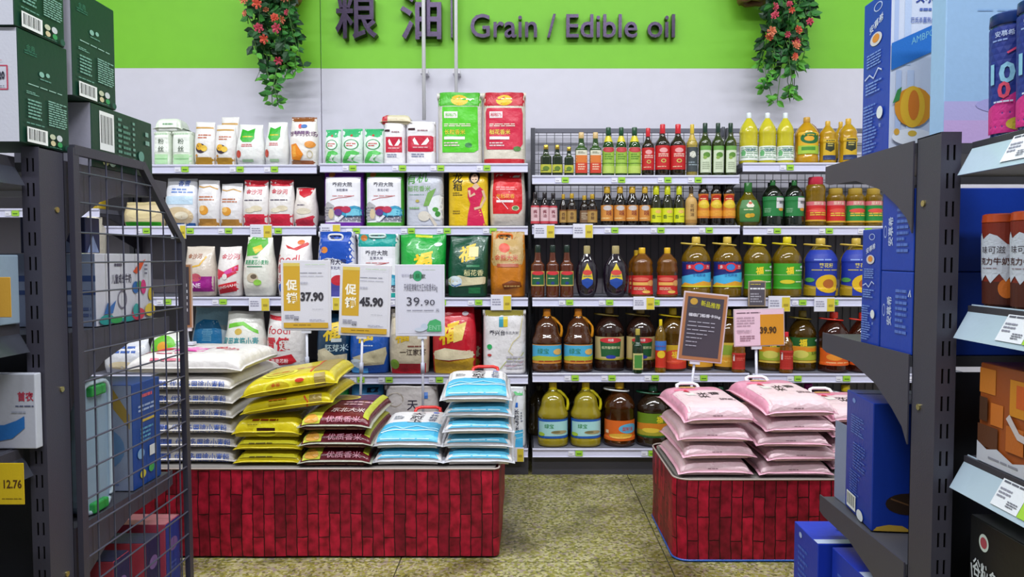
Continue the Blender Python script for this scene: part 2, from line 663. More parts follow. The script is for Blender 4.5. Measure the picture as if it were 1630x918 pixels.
# ---------------------------------------------------------------- bottles
PROFILES = {
    'slim':   ([(0, .9), (.015, 1), (.58, 1), (.66, .9), (.73, .55), (.77, .4), (.80, .36), (.9, .35)], (.82, .37, 1.0)),
    'slope':  ([(0, .9), (.015, 1), (.5, .99), (.66, .86), (.76, .55), (.82, .4), (.9, .36)], (.85, .42, 1.0)),
    'square': ([(0, .95), (.012, 1), (.56, 1), (.63, .96), (.68, .62), (.74, .5), (.78, .46), (.88, .4)], (.86, .44, 1.0)),
    'soy':    ([(0, .9), (.02, 1), (.55, 1), (.68, .8), (.8, .5), (.86, .45)], (.83, .52, 1.0)),
    'waist':  ([(0, .9), (.02, 1), (.5, .95), (.56, .8), (.66, .72), (.78, .86), (.86, .7), (.9, .5)], (.88, .52, 1.0)),
    'taper':  ([(0, .92), (.02, 1), (.5, 1), (.62, .86), (.76, .55), (.86, .46), (.9, .44)], (.78, .55, 1.0)),
    'oval':   ([(0, .55), (.015, .66), (.12, .86), (.3, 1), (.45, 1), (.6, .9), (.72, .66), (.8, .42), (.85, .3)], (.84, .3, 1.0)),
    'round':  ([(0, .6), (.02, .74), (.12, .93), (.28, 1), (.42, .97), (.58, .75), (.7, .45), (.78, .3)], (.78, .3, 1.0)),
    'jug':    ([(0, .92), (.02, 1), (.2, 1), (.22, .955), (.53, .955), (.55, 1), (.66, .98), (.76, .83), (.83, .58), (.87, .36), (.9, .25)], (.88, .26, 1.0)),
    'hjug':   ([(0, .92), (.02, 1), (.12, 1), (.13, .96), (.45, .96), (.46, 1), (.52, .98), (.57, .88), (.62, .8), (.72, .74), (.79, .58), (.85, .34), (.9, .25)], (.88, .26, 1.0)),
    'wide':   ([(0, .92), (.02, 1), (.15, 1), (.16, .965), (.58, .965), (.6, 1), (.65, .97), (.72, .86), (.79, .66), (.85, .44), (.88, .3), (.9, .27)], (.895, .29, 1.0)),
    'pet':    ([(0, .9), (.02, 1), (.1, .97), (.12, .93), (.48, .93), (.5, 1), (.6, .96), (.64, .9), (.68, .95), (.76, .82), (.84, .5), (.88, .32)], (.88, .3, 1.0)),
    'jar':    ([(0, .9), (.03, 1), (.3, 1), (.32, .96), (.7, .96), (.72, 1), (.8, .95), (.86, .75)], (.84, .74, 1.0)),
    'cup':    ([(0, .86), (.02, .88), (.5, .94), (.97, 1)], (.9, 1.06, 1.0)),
}
_bcache = {}
def bottle(name, label, cx, Y, z, w, h, prof, body, cap, lab=None, n=2.0, dr=1.0, handle=None, group=None, kind='oil', neck=None, rz=0.0, cat='bottle', capm='plastic', ring=None):
    """lab: (t0, t1, half angle in degrees, colour, prints); handle: ('side'|'loop', colour); neck: (t0, t1, colour) band; ring: clear hanging strap"""
    pts, (c0, cr, c1) = PROFILES[prof]
    root = empty(name, (cx, Y, z), rz)
    tag(root, label, cat, group)
    def rad(t):
        for (a, r), (b, s) in zip(pts, pts[1:]):
            if a <= t <= b:
                return r + (s - r) * (t - a) / (b - a) if b > a else s
        return pts[-1][1]
    def sec(th, r, lift=0.0):
        c, s = math.sin(th), -math.cos(th)
        m = (abs(c) ** n + abs(s) ** n) ** (-1 / n)
        return ((r * w / 2 + lift) * c * m, (r * w / 2 * dr + lift) * s * m)
    key = (prof, round(w, 4), round(h, 4), body, cap, repr(lab), n, dr, repr(handle), kind, repr(neck))
    if key in _bcache:
        for nm, me in _bcache[key]:
            link(nm, me, root)
        return root
    made = []
    K = 20
    def lathe(nm, prof_pts, mat, smooth=True):
        mb = MB()
        vs, fs = [], []
        for t, r in prof_pts:
            for k in range(K):
                x, y = sec(2 * math.pi * k / K, r)
                vs.append((x, y, t * h))
        m = len(prof_pts)
        for i in range(m - 1):
            for k in range(K):
                fs.append((i * K + k, i * K + (k + 1) % K, (i + 1) * K + (k + 1) % K, (i + 1) * K + k))
        fs += [tuple(range(K)), tuple(range((m - 1) * K, m * K))]
        mb.add(vs, fs)
        o = mb.build(nm, mat, root, smooth)
        if smooth:
            o.data.set_sharp_from_angle(angle=math.radians(50))
        made.append((nm, o.data))
    pp = [p for p in pts]
    # rounder shoulders: resample the profile
    rs = [pp[0]]
    for i in range(len(pp) - 1):
        p0 = pp[max(i - 1, 0)]; p1 = pp[i]; p2 = pp[i + 1]; p3 = pp[min(i + 2, len(pp) - 1)]
        if p2[0] - p1[0] > .05:
            for f in (.33, .66):
                hrm = lambda a, b, c, d: .5 * (2 * b + (c - a) * f + (2 * a - 5 * b + 4 * c - d) * f * f + (3 * b - a - 3 * c + d) * f ** 3)
                rs.append((p1[0] + (p2[0] - p1[0]) * f, max(min(hrm(p0[1], p1[1], p2[1], p3[1]), max(p1[1], p2[1])), min(p1[1], p2[1]))))
        rs.append(p2)
    pp = [(t, r) for t, r in rs if t < c0] + [(c0 + .004, rad(min(c0, pts[-1][0])) * .98)]
    lathe('glass_body', pp, M(kind, body))
    lathe('cap', [(c0, cr * .96), (c0 + .008, cr), (c1 - .012, cr * .97), (c1, cr * .86)], M(capm, cap))
    if neck:
        t0, t1, cc = neck
        m = 4
        lathe('neck_band', [(t0 + (t1 - t0) * i / m, rad(t0 + (t1 - t0) * i / m) + .02) for i in range(m + 1)], M('print', cc))
    if lab:
        t0, t1, ang, lc, prs = lab
        ang = math.radians(ang)
        def fn(fx, fy, l):
            t = t1 + (t0 - t1) * fy
            x, y = sec((2 * fx - 1) * ang, rad(t), .0008 + l)
            return (x, y, t * h)
        o = print_on(root, [('r', 0, 0, 1, 1, lc)] + list(prs), 2 * ang * w / 2, (t1 - t0) * h, fn, L=.012, name='label', kind='flat')
        made.append(('label', o.data))
    if handle:
        ty, hc = handle
        hm = MB()
        if ty == 'side':
            r = w / 2
            hm.tube([(r * .2, 0, h * .86), (r * .45, 0, h * .845), (r * .72, 0, h * .79), (r * .95, 0, h * .71), (r * .99, 0, h * .64), (r * .97, 0, h * .56), (r * .82, 0, h * .53)], w * .05, 8)
            hm.tube([(0, 0, h * .83), (0, 0, h * .89)], w * .15, 12)
            nm = 'handle'
        else:
            r = w * .30
            ps = [(-r * .35 + r * 1.35 * math.cos(a), r * .8 * math.sin(a) - w * .02, h * (.875 - .02 * math.cos(a))) for a in [2 * math.pi * i / 18 for i in range(18)]]
            hm.tube(ps, w * .028, 6, closed=True)
            nm = 'carry_ring'
        o = hm.build(nm, M('plastic', hc), root, True)
        made.append((nm, o.data))
    _bcache[key] = made
    return root

def shelf_bottle(name, label, bay, row, x0, x1, yt, prof, body, cap, lab=None, back=.02, **kw):
    """a bottle on a wall shelf whose outline spans x0..x1 and whose cap reaches yt in the photo"""
    z = shelf_z(bay, row) + .001
    dr = kw.get('dr', 1.0)
    Y = ROWY[row] + back
    w = (W(x1, LIP[bay][row], Y + .04).x - W(x0, LIP[bay][row], Y + .04).x) * .97
    Yc = Y + w * dr / 2
    cx = W((x0 + x1) / 2, LIP[bay][row], Yc).x
    h = W(0, yt, Yc).z - z
    return bottle(name, label, cx, Yc, z, w, h, prof, body, cap, lab, **kw)
# ================================================================ lamps of the store
def ceiling_light(X, Y, z, L, power, label):
    root = empty('ceiling_light', (X, Y, z))
    tag(root, label, 'light', 'fluorescent fixtures over the aisles')
    MB().box(-L / 2, -.07, 0, L / 2, .07, .05).build('housing', M('paint', 'e8e8e8'), root, bevel=.006)
    for s in (-1, 1):
        t = MB()
        t.tube([(-L / 2 + .02, s * .035, -.018), (L / 2 - .02, s * .035, -.018)], .013, 10)
        t.build('tube', M('glow', 'f4f8ff'), root, True)
    ld = bpy.data.lights.new('tube_light', 'AREA')
    ld.shape = 'RECTANGLE'
    ld.size, ld.size_y = L, .16
    ld.energy = power
    ld.color = (.93, .96, 1.0)
    lo = bpy.data.objects.new('tube_light', ld)
    lo.location = (0, 0, -.045)
    lo.parent = root
    COL.objects.link(lo)

CEIL = 3.9
for i, X in enumerate((-2.6, -.9, .9, 2.6)):
    ceiling_light(X, 1.75, CEIL - .05, 1.5, 40, 'twin tube ceiling light over the wall aisle, %s fixture counted from the milk boxes' % ('first', 'second', 'third', 'fourth')[i])
for i, X in enumerate((-.9, .9)):
    ceiling_light(X, -.25, CEIL - .05, 1.5, 78, 'twin tube ceiling light above the camera aisle, on the %s side' % ('green box', 'blue box')[i])

# ================================================================ room shell
# floor: terrazzo tiles with thin dark joints
TILE = .917
def terrazzo():
    m = bpy.data.materials.new('terrazzo')
    m.use_nodes = True
    nt = m.node_tree
    b = nt.nodes['Principled BSDF']
    tc = nt.nodes.new('ShaderNodeTexCoord')
    geo = nt.nodes.new('ShaderNodeNewGeometry')
    vo = nt.nodes.new('ShaderNodeTexVoronoi')
    vo.inputs['Scale'].default_value = 105
    nt.links.new(geo.outputs['Position'], vo.inputs['Vector'])
    r1 = nt.nodes.new('ShaderNodeValToRGB')
    cr = r1.color_ramp
    cr.elements[0].color = lin('7c7834'); cr.elements[0].position = .0
    cr.elements[1].color = lin('b8b278'); cr.elements[1].position = 1.0
    for p, c in ((.18, '948e44'), (.36, '5c5a34'), (.5, '9a9660'), (.66, 'b0a884'), (.8, '8a7a74')):
        e = cr.elements.new(p); e.color = lin(c)
    sep = nt.nodes.new('ShaderNodeSeparateColor')
    nt.links.new(vo.outputs['Color'], sep.inputs[0])
    nt.links.new(sep.outputs[0], r1.inputs[0])
    n2 = nt.nodes.new('ShaderNodeTexNoise')
    n2.inputs['Scale'].default_value = 3.2
    n2.inputs['Detail'].default_value = 5
    nt.links.new(geo.outputs['Position'], n2.inputs['Vector'])
    r2 = nt.nodes.new('ShaderNodeValToRGB')
    r2.color_ramp.elements[0].position = .34; r2.color_ramp.elements[0].color = lin('8e857c')
    r2.color_ramp.elements[1].position = .52; r2.color_ramp.elements[1].color = (1, 1, 1, 1)
    nt.links.new(n2.outputs['Fac'], r2.inputs[0])
    mx = nt.nodes.new('ShaderNodeMix'); mx.data_type = 'RGBA'; mx.blend_type = 'MULTIPLY'
    mx.inputs[0].default_value = .8
    nt.links.new(r1.outputs[0], mx.inputs[6]); nt.links.new(r2.outputs[0], mx.inputs[7])
    nt.links.new(mx.outputs[2], b.inputs['Base Color'])
    b.inputs['Roughness'].default_value = .38
    return m
TERR = terrazzo()
floor = MB().box(-4.2, -.6, -.06, 4.2, 4.3, -.006).build('floor', M('flat', '4c4a3c'))
tag(floor, 'speckled olive beige terrazzo tile floor', None, None, 'structure')
tile_me = None
for i in range(-5, 5):
    for j in range(-3, 2):
        xa, ya = .490 + i * TILE, 2.45 + j * TILE
        if xa < -4.2 or xa + TILE > 4.3 or ya < -.6:
            continue
        if tile_me is None:
            g = .0022
            t = MB().box(g, g, -.006, TILE - g, TILE - g, 0)
            tile_me = t.mesh('floor_tile', TERR)
        link('floor_tile', tile_me, floor, (xa, ya, 0))

YW = 4.06
ZG = W(VPX, 109, YW).z
XS = W(511, 100, YW).x
wall = MB().box(-4.2, YW + .012, 0, 4.2, YW + .12, CEIL).build('wall_back', M('wall', 'c9c6d2'))
tag(wall, 'store back wall painted lime green above and white below', None, None, 'structure')
for (xa, xb, pr) in ((-4.2, XS - .002, .006), (XS + .002, 4.2, 0)):
    MB().box(xa, YW - pr, .02, xb, YW + .011, ZG).build('wall_panel', M('wall', 'd8d5e2'), wall)
    MB().box(xa, YW - pr, ZG + .0005, xb, YW + .011, CEIL - .01).build('wall_panel', M('wall', '7cc82a'), wall)
ceil = MB().box(-4.2, -.6, CEIL, 4.2, YW + .1, CEIL + .08).build('ceiling', M('wall', 'f0f0f0'))
tag(ceil, 'plain white store ceiling', None, None, 'structure')
for s, nm in ((-1, 'wall_left'), (1, 'wall_right')):
    wl = MB().box(min(s * 4.2, s * 4.3), -.6, 0, max(s * 4.2, s * 4.3), YW + .1, CEIL).build(nm, M('wall', 'd9d8de'))
    tag(wl, 'plain white side wall of the store', None, None, 'structure')

# ---------------------------------------------------------------- raised sign letters
def glyph(parent, ch, X, Z, sx, sz, Y, depth, mat, bold=0.0):
    c = bpy.data.curves.new('letter', 'FONT')
    c.body = ch
    c.resolution_u = 3
    c.offset = bold
    c.extrude = .02
    me = font_mesh(c)
    x0 = min(v.co.x for v in me.vertices)
    for v in me.vertices:
        v.co = Vector(((v.co.x - x0) * sx, (-v.co.z / .02 * .5) * depth, v.co.y * sz))
    me.materials.clear(); me.materials.append(mat)
    return link('letter', me, parent, (X, Y, Z))
SIGN = M('chrome', '3c3344')
root = empty('sign_lettering', (W(910, 60, YW).x, YW, W(910, 60, YW).z))
tag(root, 'dark metallic raised letters reading Grain / Edible oil on green wall', 'sign')
s = 'Grain / Edible oil'
tw = text_tris(s, 0.0)[2]
xa, xb = W(749, 60, YW - .03).x, W(1073, 60, YW - .03).x
k = (xb - xa) / tw
zb = W(0, 60, YW - .03).z
kz = (W(0, 24, YW - .03).z - zb) / text_tris('E', 0.0)[3]
for i, ch in enumerate(s):
    if ch == ' ':
        continue
    X = xa + (text_tris(s[:i + 1], 0.0)[2] - text_tris(ch, 0.0)[2]) * k
    glyph(root, ch, X - root.location.x, zb - root.location.z, k, kz, -.025, .035, SIGN, .008)
root = empty('sign_lettering', (W(620, 60, YW).x, YW, W(620, 60, YW).z))
tag(root, 'large dark metallic raised Chinese characters on the green wall', 'sign')
for ch, x0, x1 in (('粮', 535, 601), ('油', 638, 703)):
    g = text_tris(ch, .012)
    X0, X1 = W(x0, 60, YW - .04).x, W(x1, 60, YW - .04).x
    z1, z0 = W(0, -12, YW - .04).z, W(0, 64, YW - .04).z
    kx, kz = (X1 - X0) / g[2], (z1 - z0) / g[3]
    o = glyph(root, ch, X0 - root.location.x, 0, kx, kz, -.03, .05, SIGN, .012)
    o.location.z = z0 - root.location.z - min(v.co.z for v in o.data.vertices)
p0, p1 = W(721, 62, YW - .03), W(721, -10, YW - .03)
MB().box(-.005, -.025, 0, .005, .025, p1.z - p0.z).build('divider_bar', SIGN, root, loc=(p0.x - root.location.x - .004, -.03, p0.z - root.location.z))
for px, wd in ((674.5, .0105), (726, .0095)):
    p = W(px, 190, YW - .1)
    o = MB().tube([(0, 0, 0), (0, 0, CEIL - p.z - .001)], wd, 12).build('conduit_pipe', M('plastic', 'f8f6fc'), None, True, loc=(p.x, YW - .085, p.z))
    tag(o, 'thin white conduit pipe passing over the second Chinese character' if px < 700 else 'thin white conduit pipe beside the dark divider bar of the sign', 'pipe', None)
    MB().box(-.02, .005, 0, .02, .085, .02).build('pipe_bracket', M('plastic', 'dcd8e0'), o, loc=(0, 0, .25))

# ================================================================ hanging plants
def leaf_mesh(nm, mat):
    mb = MB()
    L = [(0, 0, 0), (.3, .26, .05), (.6, .28, .03), (1.0, 0, -.12), (.6, -.28, .03), (.3, -.26, .05), (.3, 0, -.03), (.6, 0, -.05)]
    mb.add(L, [(0, 6, 1), (1, 6, 7, 2), (2, 7, 3), (0, 5, 6), (5, 4, 7, 6), (4, 3, 7)])
    return mb.mesh(nm, mat, False)
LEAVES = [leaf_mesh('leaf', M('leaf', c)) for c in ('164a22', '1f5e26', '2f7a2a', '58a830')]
def flower_mesh(nm, c):
    mb = MB()
    for rr, zz, n, ph in ((.5, .0, 6, 0), (.36, .14, 5, .4), (.2, .24, 4, .2)):
        for i in range(n):
            a = 2 * math.pi * i / n + ph
            b = a + 2 * math.pi / n * .62
            cm = (a + b) / 2
            mb.add([(0, 0, zz * .3), (rr * math.cos(a), rr * math.sin(a), zz + .1), (rr * 1.15 * math.cos(cm), rr * 1.15 * math.sin(cm), zz + .2), (rr * math.cos(b), rr * math.sin(b), zz + .1)], [(0, 1, 2, 3)])
    return mb.mesh(nm, M('leaf', c))
FLOWERS = [flower_mesh('flower', c) for c in ('e8604a', 'd8506a', 'f0906a')]

def vine(label, px, half, ytip, basket_px, seed, nleaf, nflow, white=False):
    rnd = random.Random(seed)
    Y = YW - .17
    c = W(px, 0, Y)
    root = empty('hanging_plant', (c.x, Y, c.z + .12))
    tag(root, label, 'plant')
    mpx = Y / FPX
    # woven wall basket at the top
    bx = (basket_px - px) * mpx
    mb = MB()
    for i in range(9):
        zz = -.10 + i * .035
        r = .06 + .05 * math.sin(min(1, (i + 1) / 8) * math.pi / 2)
        mb.tube([(bx + r * math.cos(a), .06 + .7 * r * math.sin(a), zz + .004 * math.sin(6 * a)) for a in [2 * math.pi * q / 16 for q in range(16)]], .02, 6, closed=True)
    mb.build('basket', M('leaf', '7a5230'), root, True)
    stems = MB()
    spots = []
    n_s = 11
    for k in range(n_s):
        f = (k + .5) / n_s * 2 - 1
        x0 = f * half * .74 * mpx
        drop = (ytip * (1 - .42 * abs(f + .1) ** 1.5) * rnd.uniform(.82, 1.02)) * mpx
        pts = []
        wob = rnd.uniform(0, 6)
        for q in range(9):
            t = q / 8
            pts.append((x0 + math.sin(t * 5 + wob) * .022 + f * .02 * t, -.05 * math.sin(math.pi * t) + rnd.uniform(-.05, .05), .02 - t * (drop + .14)))
        stems.tube(pts, .0022, 5)
        spots.append(pts)
    stems.build('stems', M('leaf', '4c7a34'), root, True)
    for i in range(nleaf):
        st = rnd.choice(spots)
        t = rnd.random() ** .9
        if i < len(spots):
            st, t = spots[i], .985
        q = min(7, int(t * 8))
        a, b = Vector(st[q]), Vector(st[q + 1])
        p = a.lerp(b, t * 8 - q)
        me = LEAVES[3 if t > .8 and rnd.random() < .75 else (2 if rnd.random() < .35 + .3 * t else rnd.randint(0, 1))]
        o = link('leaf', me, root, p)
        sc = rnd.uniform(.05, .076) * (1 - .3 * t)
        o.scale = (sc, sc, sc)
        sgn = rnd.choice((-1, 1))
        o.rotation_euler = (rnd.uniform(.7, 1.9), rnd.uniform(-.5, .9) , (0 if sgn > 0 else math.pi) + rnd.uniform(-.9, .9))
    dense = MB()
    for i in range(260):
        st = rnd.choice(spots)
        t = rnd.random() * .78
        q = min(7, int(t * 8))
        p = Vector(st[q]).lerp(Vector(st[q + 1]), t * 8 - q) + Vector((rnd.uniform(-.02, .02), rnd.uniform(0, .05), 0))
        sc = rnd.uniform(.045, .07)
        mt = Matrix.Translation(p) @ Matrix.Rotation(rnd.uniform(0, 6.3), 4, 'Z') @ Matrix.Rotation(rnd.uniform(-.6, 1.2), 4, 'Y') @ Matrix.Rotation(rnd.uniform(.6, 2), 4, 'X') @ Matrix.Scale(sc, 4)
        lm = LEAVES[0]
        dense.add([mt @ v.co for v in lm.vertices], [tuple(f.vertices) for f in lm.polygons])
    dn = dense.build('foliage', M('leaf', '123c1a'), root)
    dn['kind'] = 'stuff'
    for i in range(nflow):
        st = rnd.choice(spots)
        t = rnd.uniform(.12, .72)
        q = min(7, int(t * 8))
        p = Vector(st[q]).lerp(Vector(st[q + 1]), t * 8 - q)
        o = link('flower', FLOWERS[rnd.randint(0, 2)], root, p + Vector((0, -.045, 0)))
        sc = rnd.uniform(.028, .05)
        o.scale = (sc, sc, sc)
        o.rotation_euler = (math.pi / 2 + rnd.uniform(-.5, .5), rnd.uniform(-.5, .5), rnd.uniform(-.5, .5))
    return root
vine('hanging artificial rose vine on green wall near the Chinese characters', 440, 42, 178, 448, 3, 290, 17)
vine('hanging artificial rose vine with woven basket showing, above the yellow sunflower oil', 1248, 42, 182, 1206, 8, 290, 16)

# ================================================================ wall shelving
GREY = 'paint'
def shelving(bay, label, mesh_back):
    xa, xb = BAYX[bay]
    w = xb - xa
    root = empty('shelving_bay', (xa, 0, 0))
    tag(root, label, 'shelf')
    YB = 3.98
    ztop = W(0, 205, YB).z if mesh_back else shelf_z(bay, 1) - .01
    for x in (.013, w - .013):
        MB().box(x - .012, YB - .03, 0, x + .012, YB + .03, ztop).build('upright', M('paint', '4e4e58'), root)
    zp = shelf_z(bay, 2) + .02 if mesh_back else ztop
    MB().box(.026, YB, .1, w - .026, YB + .012, zp - .002).build('back_panel', M('paint', '857e86'), root)
    if mesh_back:
        mb = MB()
        MB().box(.026, YB - .012, ztop - .022, w - .026, YB + .012, ztop).build('top_rail', M('paint', '6c6c7a'), root)
        n = 24
        for i in range(1, n):
            x = w * i / n
            mb.tube([(x, YB - .004, .16), (x, YB - .004, ztop - .02)], .0017, 5)
        k = int((ztop - zp) / .05)
        for i in range(k):
            z = zp + .03 + i * .05
            mb.tube([(.013, YB + .003, z), (w - .013, YB + .003, z)], .0016, 5)
        g = mb.build('wire_grid', M('paint', '50525c'), root)
        g['kind'] = 'stuff'
    rnd = random.Random(ord(bay))
    for row in range(1, 6):
        z, Y = shelf_z(bay, row), ROWY[row]
        lip = (14 if row < 4 else 14.5) * Y / FPX
        sh = MB().box(.004, Y + .012, z - .022, w - .004, YB - .002, z).build('shelf', M('paint', '6e6e7a'), root)
        # price rail: slightly tipped channel with top and bottom beads
        pr = [(Y + .010, z - .001), (Y + .002, z + .001), (Y, z - .003), (Y + .001, z - .008), (Y + .006, z - .010), (Y + .004, z - lip + .006), (Y, z - lip + .003), (Y + .002, z - lip), (Y + .011, z - lip)]
        MB().prism(pr, .006, w - .006, 'x').build('price_rail', M('plastic', 'd3d2ea'), sh)
        for x in (.008, w - .008):
            MB().prism([(Y + .02, z), (YB - .03, z), (YB - .03, z - .11), (Y + .1, z - .045), (Y + .02, z - .035)], x - .0025, x + .0025, 'x').build('bracket', M('paint', '47464f'), sh)
        nt = 4 if row < 5 else 3
        for i in range(nt):
            tx = w * (.12 + .8 * (i + rnd.uniform(.1, .6)) / nt)
            t = MB()
            t.box(tx - .034, Y - .0008, z - lip + .009, tx - .004, Y + .004, z - .012, 0)
            t.box(tx, Y - .0009, z - lip + .008, tx + .034, Y + .004, z - .010, 1)
            t.box(tx + .006, Y - .0014, z - lip + .016, tx + .028, Y - .0008, z - .022, 2)
            t.box(tx - .03, Y - .0012, z - lip + .016, tx - .014, Y - .0007, z - lip + .019, 3)
            t.build('price_tag', [M('flat', 'e6e4f0'), M('flat', '9fd23c'), M('flat', '4c7d20'), M('flat', '9a96a8')], sh)
    z5, Y5 = shelf_z(bay, 5), ROWY[5]
    MB().box(.004, Y5 + .03, .0, w - .004, Y5 + .045, z5 - .024).build('kick_plate', M('paint', '3d3c46'), root)
    return root
shelving('Z', 'grey wall shelving bay seen through the wire side panel', False)
shelving('A', 'grey wall shelving bay that holds the small flour bags', False)
shelving('B', 'grey wall shelving bay that holds the boxed and bagged rice', False)
shelving('C', 'grey wall shelving bay with wire back holding olive oil and soy sauce', True)
shelving('D', 'grey wall shelving bay with wire back below the basket plant', True)

# ================================================================ promotion tables wrapped in printed cloth
def brick_cloth():
    m = bpy.data.materials.new('brick_cloth')
    m.use_nodes = True
    nt = m.node_tree
    b = nt.nodes['Principled BSDF']
    b.inputs['Roughness'].default_value = .5
    b.inputs['Specular IOR Level'].default_value = .3
    uv = nt.nodes.new('ShaderNodeUVMap')
    mp = nt.nodes.new('ShaderNodeMapping')
    mp.inputs['Rotation'].default_value = (0, 0, math.pi / 2)
    nt.links.new(uv.outputs[0], mp.inputs[0])
    wn = nt.nodes.new('ShaderNodeTexNoise'); wn.inputs['Scale'].default_value = 22; wn.inputs['Detail'].default_value = 3
    nt.links.new(mp.outputs[0], wn.inputs['Vector'])
    va = nt.nodes.new('ShaderNodeVectorMath'); va.operation = 'MULTIPLY_ADD'
    va.inputs[1].default_value = (.012, .008, 0)
    nt.links.new(wn.outputs['Color'], va.inputs[0]); nt.links.new(mp.outputs[0], va.inputs[2])
    br = nt.nodes.new('ShaderNodeTexBrick')
    br.inputs['Scale'].default_value = 1.0
    br.inputs['Brick Width'].default_value = .15
    br.inputs['Row Height'].default_value = .0375
    br.inputs['Mortar Size'].default_value = .0026
    br.inputs['Mortar Smooth'].default_value = .6
    br.inputs['Bias'].default_value = .1
    br.inputs['Color1'].default_value = lin('c81a3a')
    br.inputs['Color2'].default_value = lin('860e28')
    br.inputs['Mortar'].default_value = lin('30060c')
    br.offset = .45
    nt.links.new(va.outputs[0], br.inputs['Vector'])
    n = nt.nodes.new('ShaderNodeTexNoise'); n.inputs['Scale'].default_value = 30; n.inputs['Detail'].default_value = 6
    nt.links.new(mp.outputs[0], n.inputs['Vector'])
    r = nt.nodes.new('ShaderNodeValToRGB')
    r.color_ramp.elements[0].position = .3; r.color_ramp.elements[0].color = lin('a09090')
    r.color_ramp.elements[1].position = .65; r.color_ramp.elements[1].color = (1, 1, 1, 1)
    nt.links.new(n.outputs['Fac'], r.inputs[0])
    mx = nt.nodes.new('ShaderNodeMix'); mx.data_type = 'RGBA'; mx.blend_type = 'MULTIPLY'; mx.inputs[0].default_value = 1
    nt.links.new(br.outputs['Color'], mx.inputs[6]); nt.links.new(r.outputs[0], mx.inputs[7])
    nt.links.new(mx.outputs[2], b.inputs['Base Color'])
    return m
CLOTH = brick_cloth()
def promo_table(label, x0, x1, y0, y1, z, rad, hem):
    root = empty('promotion_table', ((x0 + x1) / 2, (y0 + y1) / 2, 0))
    tag(root, label, 'table')
    cx, cy = root.location.x, root.location.y
    path = []
    for (ax, ay, a0) in ((x0 + rad, y0 + rad, math.pi), (x1 - rad, y0 + rad, 1.5 * math.pi), (x1 - rad, y1 - rad, 0), (x0 + rad, y1 - rad, .5 * math.pi)):
        for i in range(6):
            a = a0 + math.pi / 2 * i / 5
            path.append((ax + rad * math.cos(a) - cx, ay + rad * math.sin(a) - cy))
    # densify straight runs
    pts = []
    for i, p in enumerate(path):
        q = path[(i + 1) % len(path)]
        n = max(1, int(math.dist(p, q) / .06))
        pts += [(p[0] + (q[0] - p[0]) * k / n, p[1] + (q[1] - p[1]) * k / n) for k in range(n)]
    lens = [0]
    for i in range(len(pts)):
        lens.append(lens[-1] + math.dist(pts[i], pts[(i + 1) % len(pts)]))
    mb = MB()
    nz = 8
    vs = []
    n = len(pts)
    for j in range(nz + 1):
        zz = .008 + (z - .010) * j / nz
        for i in range(n + 1):
            p = pts[i % n]
            l = math.hypot(*p)
            o = .004 * noise.noise(Vector((p[0] * 5, p[1] * 5, zz * 6))) + .010 * math.sin(math.pi * j / nz) * noise.noise(Vector((p[0] * 2.2, p[1] * 2.2, 4)))
            vs.append((p[0] * (1 + o / l), p[1] * (1 + o / l), zz))
    fs = [(j * (n + 1) + i, j * (n + 1) + i + 1, (j + 1) * (n + 1) + i + 1, (j + 1) * (n + 1) + i) for j in range(nz) for i in range(n)]
    mb.add(vs, fs)
    me = mb.mesh('cloth_skirt', CLOTH, True)
    uvl = me.uv_layers.new(name='cloth')
    for poly in me.polygons:
        for li in poly.loop_indices:
            vi = me.loops[li].vertex_index
            uvl.data[li].uv = (lens[vi % (n + 1)], vs[vi][2])
    link('cloth_skirt', me, root)
    top = MB()
    m = len(pts)
    ins = lambda p: (p[0] - math.copysign(.012, p[0]), p[1] - math.copysign(.012, p[1]))
    top.add([ins(p) + (z - .012,) for p in pts] + [ins(p) + (z,) for p in pts], [tuple(range(m)), tuple(range(m, 2 * m))] + [(i, (i + 1) % m, m + (i + 1) % m, m + i) for i in range(m)])
    top.build('table_top', M('flat', '8f8a86'), root)
    MB().tube([(p[0], p[1], z - .001) for p in pts], .0035, 5, closed=True).build('cloth_hem', M('flat', 'b9a9a4'), root, True)
    if hem:
        MB().tube([(p[0], p[1], .005) for p in pts], .004, 5, closed=True).build('floor_trim', M('plastic', '2a56a8'), root, True)
    return root
TZ, TZ2 = .314, .286
promo_table('long low promotion table in red brick-print cloth under the flour and rice sacks', -1.52, -.088, 2.48, 3.24, TZ, .02, False)
promo_table('smaller low promotion table in red brick-print cloth under the pink rice sacks', .512, 1.42, 2.45, 2.93, TZ2, .05, True)
# ================================================================ bags on the wall shelves
WH, BK = 'f2f0f2', '24222a'
# --- bay A, top row
G = 'green and white noodle packs'
def noodle(lbl, x0, x1, yt, **k):
    return bag('noodle_pack', lbl, 'A', 1, x0, x1, yt, 'dfe8d8', [('r', .04, .68, .96, .97, 'b8e0b0'), ('r', .1, .1, .9, .62, 'f2f5ee'), ('l', .15, .06, .85, .12, 1, 'a8cfa4'),
        ('t', '粉', .5, .3, .17, '5a6a58'), ('t', '丝', .5, .52, .17, '5a6a58'), ('r', .15, .8, .85, .82, '8cc88a')], d=.10, shape='brick', amp=.003, group=G, **k)
noodle('white and pale green noodle pack at the end beside the green milk boxes', 247, 275, 211)
noodle('white and pale green noodle pack standing next to the gold-bottomed snack bags', 276, 309, 211)
zt = W(0, 211, 3.73).z
sack('noodle_pack', 'pale green noodle pack lying on top of the two upright ones', W(272, 211, 3.74).x, 3.76, zt - .004, .13, .10, .075, 'e6eede',
     front_prints=[('r', .15, .1, .85, .8, 'f5f7f2'), ('l', .3, .25, .7, .5, 1, '88b088')], e=.4, group=G)
